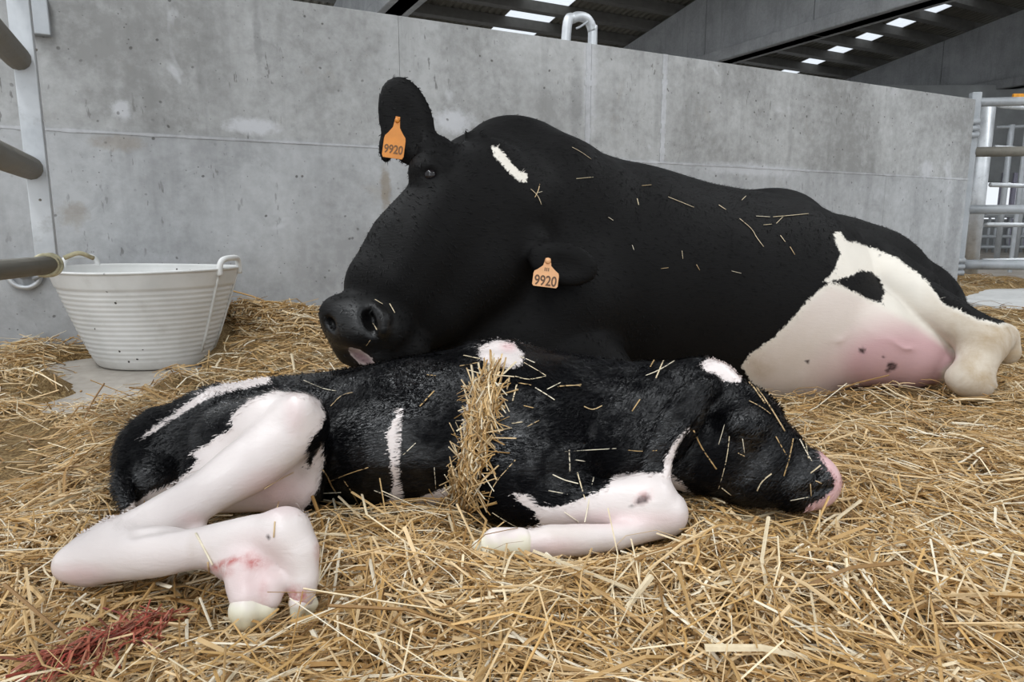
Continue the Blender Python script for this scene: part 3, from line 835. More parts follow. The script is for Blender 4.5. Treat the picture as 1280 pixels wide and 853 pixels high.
# soft pale hooves, each grown with the cleft between its two claws
def hoof(chains, cleft, root, mat):
    pts = [p for c_ in chains for p, _ in c_]
    hv = Vol(np.min(pts, 0) - 0.045, np.max(pts, 0) + 0.045, 0.0028)
    for c_ in chains: hv.chain(c_, 0.006)
    if cleft: hv.chain(cleft, 0.004, sub=True)
    return under(link('hoof', hv.mesh('hoof')[0], mat), root)
hoof([ch((308, 750, .735, 18), (307, 763, .729, 21), (306, 777, .724, 13)), ch((331, 752, .742, 14), (330, 763, .737, 16), (327, 774, .733, 9))], ch((319, 760, .695, 1.5), (316, 786, .695, 2.5)), calf, M_hoof)
hoof([ch((374, 756, .748, 14), (371, 766, .746, 9)), ch((385, 756, .760, 13), (383, 766, .758, 9))], None, calf, M_hoof)
hoof([ch((650, 677, .880, 17), (620, 678, .872, 18), (598, 684, .868, 9)), ch((650, 686, .876, 13), (622, 689, .866, 12), (606, 691, .862, 8))], None, calf, M_hoof)

def on_skin(vol, px, py, lift):
    p, n_ = vol.hit(px, py)
    if p is None: return None, None
    return p + n_ * lift, n_
# ------------------------------------------------------------------ concrete dividing wall behind the cow
def wpt(s_, v_, z): return W0 + U_ * s_ + VV * v_ + np.array((0, 0, z))
MW = Matrix(((U_[0], VV[0], 0, W0[0]), (U_[1], VV[1], 0, W0[1]), (0, 0, 1, 0), (0, 0, 0, 1)))
def s_at(px, py): return float(np.dot(plane_hit(px, py, W0, VV) - W0, U_))
def z_at(px, py): return float(plane_hit(px, py, W0, VV)[2])
S_END = s_at(1212, 200)
S0 = -1.6
WALL_H = (z_at(600, 34) + z_at(1100, 107)) / 2
Z_SEAM = (z_at(60, 158) + z_at(340, 172) + z_at(1000, 218)) / 3
print('wall h', WALL_H, 'seam', Z_SEAM, 'send', S_END, 'top', [z_at(*p) for p in ((380, 0), (600, 34), (900, 76), (1212, 119))])
wall = empty('wall_back', W0)
wall['kind'] = 'structure'
def wbox(name, s0, s1, v0, v1, z0, z1, mat, bev=0.006, parent=wall):
    bm = bmesh.new(); box_bm(bm, (s0, v0, z0), (s1, v1, z1), MW, bev)
    o = bm_obj(name, bm, mat, None, False)
    if parent is not None:
        o.parent = parent; o.matrix_parent_inverse = Matrix.Translation(parent.location).inverted()
    return o
j = [S0, s_at(500, 100), s_at(738, 150), s_at(828, 150), S_END]
for a, b_ in zip(j[:-1], j[1:]):
    wbox('panel', a + .0006, b_ - .0006, 0.0, 0.16, Z_SEAM + .002, WALL_H, M_wall_top, 0.002)
j2 = [S0, s_at(738, 250), s_at(1104, 260), S_END]
for a, b_ in zip(j2[:-1], j2[1:]):
    wbox('panel', a + .0006, b_ - .0006, -0.003, 0.16, -0.05, Z_SEAM - .002, M_wall_low, 0.002)
# casting ridge along the pour line and pale vertical joint fillets
bm = bmesh.new()
nseg = 160
for i in range(nseg):
    s_ = S0 + (S_END - S0) * i / nseg; e_ = (S_END - S0) / nseg
    hh = 0.005 + 0.006 * abs(mnoise.noise(Vector((s_ * 7, 0, 0)))); pr = 0.001 + 0.004 * abs(mnoise.noise(Vector((s_ * 5, 3, 0))))
    box_bm(bm, (s_, -0.004 - pr, Z_SEAM - hh), (s_ + e_ * 1.02, 0.01, Z_SEAM + hh * .7), MW)
o = bm_obj('casting_ridge', bm, M_seam, None, False); under(o, wall)
for px in (735, 830):
    s_ = s_at(px, 120)
    bm = bmesh.new()
    for i in range(22):
        z0 = Z_SEAM + (WALL_H - Z_SEAM) * i / 22; wd = 0.016 + 0.012 * mnoise.noise(Vector((px, i * .9, 0)))
        box_bm(bm, (s_ - wd, -0.0025, z0), (s_ + wd, 0.004, z0 + (WALL_H - Z_SEAM) / 22), MW)
    o = bm_obj('joint_fillet', bm, M_seam, None, False); under(o, wall)

# ------------------------------------------------------------------ floor
bm = bmesh.new(); box_bm(bm, (-7, -1.5, -0.06), (22, 26, 0.0))
fl = bm_obj('floor', bm, M_floor, None, False); fl['kind'] = 'structure'

# ------------------------------------------------------------------ tub
M_tub = None
m, nt, b = new_mat('white_rubber')
n = N(nt); v = n.coord()
f1 = n.noise(v, 6, 4, 0.6)
col = n.mix(n.ramp(f1, [(0.3, 0.0), (0.7, 1.0)]), (0.63, 0.63, 0.61), (0.76, 0.76, 0.745))
sp = n.voro(v, 21); spm = n.math('MULTIPLY', n.ramp(sp, [(0.0, 1.0), (0.075, 1.0), (0.10, 0.0)]), n.ramp(n.noise(v, 5, 1), [(0.50, 0.0), (0.54, 1.0)]))
col = n.mix(spm, col, (0.06, 0.055, 0.05))
dn = n.noise(v, 9, 5, 0.7); col = n.mix(n.ramp(dn, [(0.58, 0.0), (0.75, 0.3)]), col, (0.40, 0.38, 0.33))
n.put(b.inputs['Base Color'], col); b.inputs['Roughness'].default_value = 0.55; b.inputs['Specular IOR Level'].default_value = 0.35
M_tub = m
def make_tub():
    c = G(159, 466); c[2] = 0
    c = c + np.array((0.0, 0.185, 0))
    dd = float((c - CAMP) @ FW)
    rt = 108.5 * dd / FPX; rb = 67 * dd / FPX; H = 0.350
    root = empty('rubber_tub', c, -0.30)
    tag(root, 'white flexible rubber tub with two handles standing by the left wall', 'tub')
    bm = bmesh.new()
    prof = []
    nz = 64
    for i in range(nz + 1):
        t = i / nz; z = 0.016 + (H - 0.016) * t
        r = rb + (rt - rb) * (t ** 0.86)
        if 0.06 < t < 0.84: r += 0.0018 * math.cos(t * 2 * math.pi * 19)
        if t > 0.84: r += 0.0035
        prof.append((r, z))
    prof = [(0.0, 0.0), (rb * .6, 0.0), (rb - 0.028, 0.0), (rb - 0.010, 0.004), (rb - 0.003, 0.010)] + prof + [(rt + .0075, H + .001), (rt + .0075, H + .007), (rt + .001, H + .009), (rt - .005, H + .006)]
    inner = [(r - 0.007, max(z, 0.012)) for r, z in prof[5:5 + nz + 1:4]][::-1]
    prof = prof + inner + [(0.0, 0.012)]
    seg = 96; rings = []
    for r, z in prof:
        ring = []
        for k in range(seg):
            a = 2 * math.pi * k / seg
            # vertical seams every 30 degrees
            sm = 0.0022 * max(0, 1 - abs(((a * 12 / (2 * math.pi)) + .5) % 1 - .5) * 9) if 0.02 < z < H * .85 and r > rb * .9 else 0
            rr = r + sm
            zz = z + (0.003 * math.cos(2 * a) * (z / H) ** 2 if z > .1 else 0)
            ring.append(bm.verts.new((rr * math.cos(a) * 1.03, rr * math.sin(a) * 0.85, zz)))
        rings.append(ring)
    for i in range(len(rings) - 1):
        for k in range(seg):
            try: bm.faces.new((rings[i][k], rings[i][(k + 1) % seg], rings[i + 1][(k + 1) % seg], rings[i + 1][k]))
            except ValueError: pass
    bmesh.ops.remove_doubles(bm, verts=bm.verts, dist=1e-5)
    o = bm_obj('tub_body', bm, M_tub, root)
    for sgn in (-1, 1):
        h = []
        rr = rt * 1.03
        for (a, dz) in ((-0.245, -0.02), (-0.235, 0.012), (-0.20, 0.030), (-0.13, 0.038), (0, 0.040), (0.13, 0.038), (0.20, 0.030), (0.235, 0.012), (0.245, -0.02)):
            aa = a + (0.18 if sgn > 0 else math.pi - 0.06)
            x = rr * math.cos(aa) * 1.0; y = rr * math.sin(aa) * 0.87
            h.append((x * (1 + 0.012), y, H + dz + 0.004))
        tube('handle', smooth_path(h, 4), 0.0105, M_tub, root, 12)
        for s2 in (-1, 1):      # ribs that run down from the handle
            aa = 0.245 * s2 + (0.18 if sgn > 0 else math.pi - 0.06)
            pts = [((rb + (rt - rb) * (t ** .86) + .003) * math.cos(aa) * 1.03, (rb + (rt - rb) * (t ** .86) + .003) * math.sin(aa) * .85, 0.016 + (H - .016) * t + 0.003 * t * t * math.cos(2 * aa)) for t in (0.12, 0.3, 0.5, 0.7, 0.85, 0.98)]
            tube('handle_rib', pts, 0.0045, M_tub, root, 8)
    return root
make_tub()

# ------------------------------------------------------------------ gate on the left, swung towards the viewer
DG = 1.55
gp = P(43, 188, DG)
gate = empty('pen_gate', (gp[0], gp[1], 0))
tag(gate, 'galvanised tube gate at the left frame edge beside the white tub', 'gate')
def gput(o): return under(o, gate)
away = VV
MG = Matrix(((U_[0], VV[0], 0, gp[0]), (U_[1], VV[1], 0, gp[1]), (0, 0, 1, 0), (0, 0, 0, 1)))
zt = [P(36, 78, DG)[2], P(46, 210, DG)[2]]
GD = np.array((0.435, -0.90, 0.0))
bm = bmesh.new(); box_bm(bm, (-0.021, -0.006, P(52, 340, DG)[2]), (0.021, 0.010, 1.30), MG, 0.002)
box_bm(bm, (0.013, 0.008, P(52, 340, DG)[2]), (0.021, 0.03, 1.30), MG, 0.002)
gput(bm_obj('end_post', bm, M_galv, None, False))
for z in zt + [zt[0] + 0.23]:
    e = np.array((gp[0], gp[1], z)) - VV * 0.004 - U_ * 0.012
    pts = [e, e + GD * 0.4, e + GD * 0.8, e + GD * 1.25]
    gput(tube('rail', pts, 0.0265, M_galv_dirty))
# sliding latch bar, longer than the rails, with a cord tied round its end
e = P(66, 331, DG - 0.07)
LB = np.array((0.127, -0.992, 0.0))
pts = [e, e + LB * .4, e + LB * .8, e + LB * 1.2]
gput(tube('latch_bar', pts, 0.0195, M_galv_dirty))
M_cord = simple_mat('dirty_cord', (0.55, 0.50, 0.33), 0.85, 0, 60, 0.3)
bm = bmesh.new()
for k, off in enumerate((0.012, 0.03)):
    c = e + LB * off
    ring = [c + (U_ * math.cos(t) + np.array((0, 0, 1.0)) * math.sin(t)) * 0.0215 + VV * 0.01 * math.sin(t + k) for t in np.linspace(0, 2 * math.pi, 20)]
    tube_bm(bm, ring, 0.0045, 8)
tube_bm(bm, smooth_path([e + U_ * .022 + np.array((0, 0, .014)), e + U_ * .05 + np.array((0, 0, .024)), e + U_ * .075 + np.array((0, 0, .012)) + VV * .02], 5), 0.005, 8)
o = bm_obj('tied_cord', bm, M_cord); gput(o); o['label'] = 'yellowish cord tied round the bar end'
for px, py, r in ((25, 9, 0.013), (45, 62, .003), (43, 160, .003), (50, 250, .003)):
    bm = bmesh.new(); bmesh.ops.create_cone(bm, cap_ends=True, segments=6 if r > .01 else 10, radius1=r, radius2=r * .85, depth=0.016 if r > .01 else .003)
    o = bm_obj('bolt', bm, M_galv_dirty, None, False); o.location = Vector(P(px, py, DG - .008)) ; o.rotation_euler = (math.radians(90), 0, -math.asin(VV[0])); gput(o)
# eye bolt with a ring on the wall, and the bolted plate seen higher up
wb = empty('ring_bolt', plane_hit(30, 340, W0, VV))
tag(wb, 'shiny ring bolt fixed in the wall behind the latch bar, left of the tub', 'ring bolt')
cc = plane_hit(30, 343, W0 - VV * .02, VV)
bm = bmesh.new(); tube_bm(bm, [cc + (U_ * math.cos(t) + np.array((0, 0, 1)) * math.sin(t)) * .052 for t in np.linspace(0, 2 * math.pi, 30)], .011, 10, False); under(bm_obj('ring', bm, M_galv), wb)
bm = bmesh.new(); tube_bm(bm, [cc + VV * .018, cc - VV * .03], .018, 12); tube_bm(bm, [cc + U_ * .03 - np.array((0, 0, .02)) - VV * .01, cc + U_ * .075 + np.array((0, 0, .01)) - VV * .02], .009, 10)
under(bm_obj('bolt', bm, M_galv_grey), wb)
wb2 = empty('hinge_bracket', plane_hit(48, 22, W0, VV))
tag(wb2, 'steel bracket on the wall behind the gate post, at top left', 'bracket')
bm = bmesh.new(); q = plane_hit(50, 20, W0 - VV * .02, VV); box_bm(bm, (-.03, -.02, -.07), (.03, .018, .07), Matrix.Translation(Vector(q)) @ MW.to_3x3().to_4x4(), .004); under(bm_obj('plate', bm, M_galv_grey, None, False), wb2)
bm = bmesh.new(); tube_bm(bm, [q - U_ * .06 - np.array((0, 0, .02)), q - U_ * .06 + np.array((0, 0, .06))], .02, 12); under(bm_obj('pin', bm, M_galv), wb2)

# ------------------------------------------------------------------ bent tube behind the wall top
hb = float(np.dot(plane_hit(720, 45, W0 + VV * .3, VV) - W0, U_)); q = lambda ds, dv, z: wpt(hb + ds, 0.30 + dv, z)
d_ = float((wpt(hb, .3, 1.4) - CAMP) @ FW)
zt_ = P(725, 22, d_)[2]
sc = d_ / FPX
hp = empty('bent_tube', wpt(hb, 0.30, 0)); tag(hp, 'galvanised tube hoop arching up behind the top of the concrete wall', 'tube hoop')
pts = smooth_path([q(-.075, 0, 0.0), q(-.075, 0, 1.2), q(-.062, 0, zt_ - .075), q(-.02, 0, zt_ - .022), q(.03, 0, zt_ - .006), q(.082, 0, zt_ - .02), q(.112, 0, zt_ - .075), q(.115, 0, zt_ - .2), q(.115, 0, 0.0)], 7)
under(tube('hoop', pts, 0.028, M_galv, None, 16), hp)
under(tube('cross_rod', smooth_path([q(-.03, -.05, zt_ - .09), q(.0, -.05, zt_ - .075), q(.05, -.05, zt_ - .04)], 4), 0.006, M_galv_grey), hp)

# ------------------------------------------------------------------ gate at the right end of the wall
ge = wpt(S_END + 0.075, 0.05, 0)
gd = np.array((0.992, -0.125, 0.0)); gn = np.array((0.125, 0.992, 0.0))
def grz(py, px=1216): return float(plane_hit(px, py, ge, gn)[2])
rg = empty('yard_gate', ge); tag(rg, 'galvanised gate with four thick rails hung at the right end of the wall', 'gate')
MR = Matrix(((gd[0], gn[0], 0, ge[0]), (gd[1], gn[1], 0, ge[1]), (0, 0, 1, 0), (0, 0, 0, 1)))
zb, ztp = grz(338), grz(116)
bm = bmesh.new(); box_bm(bm, (-.035, -.03, zb), (.035, .03, ztp), MR, .004); under(bm_obj('end_post', bm, M_galv_grey, None, False), rg)
for py, r, mt in ((128, .034, M_galv_grey), (190, .038, M_galv_dirty), (262, .036, M_galv_grey), (331, .040, M_galv_grey)):
    z = grz(py, 1222); a = ge + np.array((0, 0, z))
    under(tube('rail', [a + gd * .03, a + gd * .7, a + gd * 1.3], r, mt), rg)
for py in (162, 333):
    z = grz(py, 1206); a = ge + np.array((0, 0, z))
    bm = bmesh.new()
    for dz in (-.05, 0.0, .05): tube_bm(bm, [a - gd * .12 - gn * .06 + np.array((0, 0, dz)), a + gd * .02 - gn * .06 + np.array((0, 0, dz))], .022, 10)
    tube_bm(bm, [a - gd * .06 - gn * .07 + np.array((0, 0, -.09)), a - gd * .06 - gn * .07 + np.array((0, 0, .09))], .026, 10)
    under(bm_obj('hinge', bm, M_galv_grey), rg)
# kerb under it
kb = empty('trim_1', G(1250, 390)); kb['kind'] = 'structure'; kb['label'] = 'pale bare concrete strip by the yard gate'
bm = bmesh.new(); k0 = wpt(S_END + .02, 0.02, 0); MK = Matrix(((gd[0], gn[0], 0, k0[0]), (gd[1], gn[1], 0, k0[1]), (0, 0, 1, 0), (0, 0, 0, 1)))
box_bm(bm, (-.45, -1.75, -.02), (3.2, .15, .022), MK, .01)
o = bm_obj('concrete_strip', bm, M_kerb, None, False); under(o, kb)

# the slimmer white pen gate beyond it
def post_rail_gate(name, lab, d0, px0, rails, posts, slope, pr, rr, mat, length):
    o0 = P(px0, 250, d0); o0[2] = 0
    g = np.array((math.cos(slope), math.sin(slope), 0)); nn = np.array((-g[1], g[0], 0))
    root = empty(name, o0); tag(root, lab, 'gate')
    zz = [float(plane_hit(px0, y, o0, nn)[2]) for y in rails]
    for z in zz:
        a = o0 + np.array((0, 0, z)); under(tube('rail', [a, a + g * length], rr, mat, None, 10), root)
    for px in posts:
        b0 = plane_hit(px, 260, o0, nn); b0[2] = 0
        under(tube('post', [b0 + np.array((0, 0, 0.0)), b0 + np.array((0, 0, max(zz) + .03))], pr, mat, None, 10), root)
    return root
post_rail_gate('pen_divider', 'white painted pen gate of thin rails behind the yard gate', 6.6, 1236, (131, 184, 231, 281, 326), (1221,), 0.35, .066, .022, M_galv, 2.6)
post_rail_gate('feed_fence', 'galvanised feed fence with upright posts, second behind the yard gate', 9.2, 1236, (160, 232, 268), (1253, 1276), -0.3, .035, .022, M_galv_grey, 4)
post_rail_gate('feed_barrier', 'grey feed barrier of many bars, farthest behind the yard gate', 14.0, 1210, (270, 283, 296, 309), (1219, 1229, 1239, 1247, 1255, 1264, 1273, 1282, 1291), 0.05, .025, .04, M_galv_grey, 7)
# far shed side: solid band above a bright opening with uprights
fw_ = empty('wall_far', P(1240, 280, 19)); fw_['kind'] = 'structure'
p0 = P(1190, 280, 19); p0[2] = 0
def fz(py): return float(P(1240, py, 19)[2])
M_far = simple_mat('far_wall', (0.30, 0.31, 0.31), 0.8, 0, 1.5, 0.2)
for nm, z0, z1 in (('upper_band', fz(228), fz(112)), ('lower_band', -.05, fz(274))):
    bm = bmesh.new(); box_bm(bm, (p0[0] - 6, p0[1], z0), (p0[0] + 9, p0[1] + .3, z1)); under(bm_obj(nm, bm, M_far, None, False), fw_)
M_upr = simple_mat('lilac_grey_steel', (0.42, 0.40, 0.50), 0.6)
for px in (1251, 1265, 1273, 1284, 1222):
    q_ = P(px, 250, 18.9); bm = bmesh.new(); box_bm(bm, (q_[0] - .05, q_[1] - .05, 0), (q_[0] + .05, q_[1] + .05, 2.0)); under(bm_obj('upright', bm, M_upr, None, False), fw_)
M_or = simple_mat('orange_paint', (0.80, 0.33, 0.02), 0.5)
q_ = P(1276, 121, 7.5); oc = empty('orange_panel', q_); tag(oc, 'small orange panel behind the top rail of the yard gate', 'panel')
bm = bmesh.new(); box_bm(bm, (q_[0] - .08, q_[1], q_[2] - .035), (q_[0] + .5, q_[1] + .03, q_[2] + .035), None, .006); under(bm_obj('panel', bm, M_or, None, False), oc)
bm = bmesh.new(); box_bm(bm, (q_[0] + .1, q_[1] + .008, 0), (q_[0] + .14, q_[1] + .028, q_[2] - .03)); under(bm_obj('support', bm, M_galv_grey, None, False), oc)

# ------------------------------------------------------------------ roof: concrete gable beams, purlins, sheets with skylight strips
HB = 4.2
L1 = G(920, 72, HB); L1b = G(1165, -5, HB)
print('beam dir', (L1b - L1) / np.linalg.norm(L1b - L1))
T1 = plane_hit(870, 0, L1, U_); T2 = plane_hit(803, 44, L1, U_)
dv = np.dot(T2 - T1, VV); slope = (T2[2] - T1[2]) / dv
print('slope', slope, T1, T2)
slope = max(min(slope, -0.06), -0.25)
v1 = np.dot(T1 - L1, VV)
def rz(v_): return T1[2] + slope * (v_ - v1)          # height of the beam's top edge at distance v from L1
rn = np.cross(U_, VV + np.array((0, 0, slope))); rn /= np.linalg.norm(rn)
def roof_hit(px, py, lift=0.0): return plane_hit(px, py, T1 + np.array((0, 0, lift)), rn)
def uv(p): return float(np.dot(p - L1, U_)), float(np.dot(p - L1, VV))
u2 = (uv(roof_hit(1280, 15))[0] + uv(roof_hit(1120, 72))[0]) / 2
u0 = uv(G(490, 8, HB))[0]
print('beam u', u2, u0, [uv(roof_hit(*p)) for p in ((1280, 15), (1120, 72), (1060, 95), (665, 18), (640, 37), (690, 2), (1135, 33), (965, 76), (720, 48), (520, 12))])
ML = Matrix(((U_[0], VV[0], 0, L1[0]), (U_[1], VV[1], 0, L1[1]), (0, 0, 1, 0), (0, 0, 0, 1)))
VA, VB = -17.0, 16.0
roof = empty('ceiling', L1); roof['kind'] = 'structure'
for k, ub in enumerate((u0, 0.0, u2, u2 + (u2 - 0.0))):
    bx = empty('gable_beam', Vector(L1) + Vector(U_) * ub); bx['kind'] = 'structure'
    segs = np.linspace(VA, VB, 12)
    for a, b_ in zip(segs[:-1], segs[1:]):
        bm = bmesh.new()
        th = 0.30
        vs = [bm.verts.new(ML @ Vector((ub + du, vv, zz))) for du in (0, th) for vv, zz in ((a + .008, HB + .0), (b_ - .008, HB), (b_ - .008, rz(b_)), (a + .008, rz(a)))]
        for f in ((0, 1, 2, 3), (7, 6, 5, 4), (0, 4, 5, 1), (1, 5, 6, 2), (2, 6, 7, 3), (3, 7, 4, 0)): bm.faces.new([vs[i] for i in f])
        under(bm_obj('beam_segment', bm, M_beam, None, False), bx)
    bm = bmesh.new(); box_bm(bm, (ub - .13, VA, HB - .0), (ub + .43, VB, HB + .24), ML, .02); under(bm_obj('bottom_flange', bm, M_beam, None, False), bx)
def roof_box(bm, u0_, u1_, v0_, v1_, l0, l1):
    vs = [bm.verts.new(ML @ Vector((uu, vv, rz(vv) + l))) for l in (l0, l1) for uu, vv in ((u0_, v0_), (u1_, v0_), (u1_, v1_), (u0_, v1_))]
    for f in ((0, 1, 2, 3), (7, 6, 5, 4), (0, 4, 5, 1), (1, 5, 6, 2), (2, 6, 7, 3), (3, 7, 4, 0)): bm.faces.new([vs[i] for i in f])
UA, UB = u0 - 5, u2 * 2 + 2
vp = uv(roof_hit(649, 31, .1))[1]
vp -= 0.92 * int((vp - VA) / 0.92)
while vp < VB:
    bm = bmesh.new(); roof_box(bm, UA, UB, vp - .08, vp + 0.08, 0.0, 0.22); under(bm_obj('purlin', bm, M_purlin, None, False), roof)
    vp += 0.92
# sheets and skylight strips
su = [uv(roof_hit(665, 18, .24))[0], uv(roof_hit(1110, 35, .24))[0]]
print('strips', su)
strips = sorted([(s_ - w_, s_ + w_) for s_, w_ in zip(su, (.62, .36))] + [(su[0] - 9, su[0] - 8)])
edges = [UA] + [x for s_ in strips for x in s_] + [UB]
for i in range(len(edges) - 1):
    bm = bmesh.new()
    if i % 2 == 1:
        roof_box(bm, edges[i], edges[i + 1], VA, VB, 0.225, 0.235)
        under(bm_obj('skylight_strip', bm, M_skypane, None, False), roof)
    else:
        # corrugated sheet
        nu = max(2, int((edges[i + 1] - edges[i]) / 0.09)); us = np.linspace(edges[i], edges[i + 1], nu * 2 + 1)
        rows = [[bm.verts.new(ML @ Vector((u_, vv, rz(vv) + .225 + (0.035 if kk % 4 in (1, 2) else 0)))) for kk, u_ in enumerate(us)] for vv in (VA, VB)]
        for kk in range(len(us) - 1): bm.faces.new((rows[0][kk], rows[0][kk + 1], rows[1][kk + 1], rows[1][kk]))
        under(bm_obj('roof_sheet', bm, M_roof, None, False), roof)

# ------------------------------------------------------------------ straw bedding
gx0, gx1, gy0, gy1, gh = -2.6, 4.6, 0.15, 7.2, 0.025
nx_, ny_ = int((gx1 - gx0) / gh) + 1, int((gy1 - gy0) / gh) + 1
XX, YY = np.meshgrid(gx0 + gh * np.arange(nx_), gy0 + gh * np.arange(ny_), indexing='ij')
def vnoise(X, Y, f, seed):
    r = np.random.default_rng(seed); T = r.random((64, 64))
    x = X * f + 100; y = Y * f + 100
    i = np.floor(x).astype(int); j_ = np.floor(y).astype(int); fx = x - i; fy = y - j_
    fx = fx * fx * (3 - 2 * fx); fy = fy * fy * (3 - 2 * fy)
    g = lambda a, b_: T[a % 64, b_ % 64]
    return (g(i, j_) * (1 - fx) + g(i + 1, j_) * fx) * (1 - fy) + (g(i, j_ + 1) * (1 - fx) + g(i + 1, j_ + 1) * fx) * fy - 0.5
def gpoly(pts): return [tuple(G(x, y, 0.02)[:2]) for x, y in pts]
bare = [gpoly([(50, 452), (120, 440), (240, 440), (250, 466), (215, 476), (190, 484), (165, 496), (140, 512), (95, 520), (50, 518), (30, 500), (85, 486), (92, 474), (50, 466)]),
        gpoly([(1180, 380), (1240, 362), (1500, 356), (1500, 390), (1245, 393), (1200, 392)]),
        gpoly([(-60, 530), (40, 545), (75, 575), (60, 610), (0, 625), (-80, 610)])]
def cover(X, Y):
    """0 where the floor is swept bare, 1 where the bed is deep"""
    c = np.ones(X.shape)
    nz_ = vnoise(X, Y, 9, 3) * 0.10
    for p, dep in zip(bare, (0.0, 0.0, 0.45)):
        s_ = poly_sd(X, Y, p) + nz_ * 0.5
        c = np.minimum(c, np.clip(1 - (s_ + 0.06) / 0.08, dep, 1))
    return c
PILE = plane_hit(305, 425, W0 - VV * .2, VV); PILE2 = plane_hit(395, 430, W0 - VV * .2, VV)
def bed(X, Y):
    c = cover(X, Y)
    h = 0.052 + 0.040 * vnoise(X, Y, 3.2, 1) + 0.040 * vnoise(X, Y, 8, 2) + 0.018 * vnoise(X, Y, 19, 5)
    for q_, a, r in ((PILE, 0.09, 0.17), (PILE2, 0.06, 0.20), (G(1270, 440, .05), 0.06, 0.25), (G(1130, 508, .05), 0.02, .2), (G(640, 760, .05), 0.02, .2), (G(1200, 760, .05), 0.03, .25), (G(650, 700, .05), -0.035, .09), (G(760, 690, .05), -0.015, .10), (G(310, 790, .05), -0.035, .10), (G(150, 735, .05), -0.02, .1), (G(980, 640, .05), -0.01, .1)):
        h = h + a * np.exp(-((X - q_[0]) ** 2 + (Y - q_[1]) ** 2) / (r * r))
    return np.where(c < 0.08, -0.02, h * c - 0.004)
HH = bed(XX, YY)
def hgt(x, y):
    fx = np.clip((x - gx0) / gh, 0, nx_ - 2.001); fy = np.clip((y - gy0) / gh, 0, ny_ - 2.001)
    i = fx.astype(int); j_ = fy.astype(int); fx = fx - i; fy = fy - j_
    return (HH[i, j_] * (1 - fx) + HH[i + 1, j_] * fx) * (1 - fy) + (HH[i, j_ + 1] * (1 - fx) + HH[i + 1, j_ + 1] * fx) * fy
def wall_v(x, y): return (x - W0[0]) * VV[0] + (y - W0[1]) * VV[1]
def wall_s(x, y): return (x - W0[0]) * U_[0] + (y - W0[1]) * U_[1]
ids = np.arange(nx_ * ny_).reshape(nx_, ny_)
Fq = np.stack([ids[:-1, :-1], ids[1:, :-1], ids[1:, 1:], ids[:-1, 1:]], -1).reshape(-1, 4)
cx, cy = XX[:-1, :-1].ravel() + gh / 2, YY[:-1, :-1].ravel() + gh / 2
keep = ((wall_v(cx, cy) < -0.02) | (wall_s(cx, cy) > S_END + .06)) & (HH[:-1, :-1].ravel() > -0.015) & ~((wall_s(cx, cy) > S_END) & (wall_v(cx, cy) > 3))
Fq = Fq[keep]
used, inv = np.unique(Fq, return_inverse=True)
Vg = np.stack([XX.ravel(), YY.ravel(), HH.ravel()], 1)[used]
m, nt, b = new_mat('straw_mat')
n = N(nt); v = n.node('ShaderNodeNewGeometry').outputs['Position']
mp = n.node('ShaderNodeMapping'); n.put(mp.inputs[0], v); mp.inputs['Scale'].default_value = (30, 140, 30); mp.inputs['Rotation'].default_value = (0, 0, 0.6)
a1 = n.noise(mp.outputs[0], 1, 5, 0.65, 1.5)
mp2 = n.node('ShaderNodeMapping'); n.put(mp2.inputs[0], v); mp2.inputs['Scale'].default_value = (140, 26, 30); mp2.inputs['Rotation'].default_value = (0, 0, 0.2)
a2 = n.noise(mp2.outputs[0], 1, 5, 0.65, 1.5)
f = n.math('MAXIMUM', a1, a2)
n.put(b.inputs['Base Color'], n.ramp(f, [(0.36, (0.08, 0.042, 0.015)), (0.52, (0.30, 0.19, 0.08)), (0.68, (0.60, 0.44, 0.22))]))
b.inputs['Roughness'].default_value = 0.8; b.inputs['Specular IOR Level'].default_value = 0.2
n.put(b.inputs['Normal'], n.bump(f, 1.0, 0.02))
M_mat = m
m, nt, b = new_mat('straw_stalk')
n = N(nt)
ca = n.attr('tint', 'Color')
f = n.noise(n.node('ShaderNodeNewGeometry').outputs['Position'], 120, 3)
n.put(b.inputs['Base Color'], n.mix(n.ramp(f, [(0.3, 0.0), (0.75, 0.5)]), ca, n.mix(0.5, ca, (0.25, 0.15, 0.05)), 'MIX'))
b.inputs['Roughness'].default_value = 0.5; b.inputs['Specular IOR Level'].default_value = 0.35
M_straw = m
bedroot = empty('straw_bedding', (0, 1.5, 0)); tag(bedroot, 'deep golden straw bedding spread over the pen floor', 'straw', kind='stuff')
o = link('straw_mat', np_mesh('straw_mat', Vg, inv.reshape(-1, 4)), M_mat); o['kind'] = 'stuff'; under(o, bedroot)

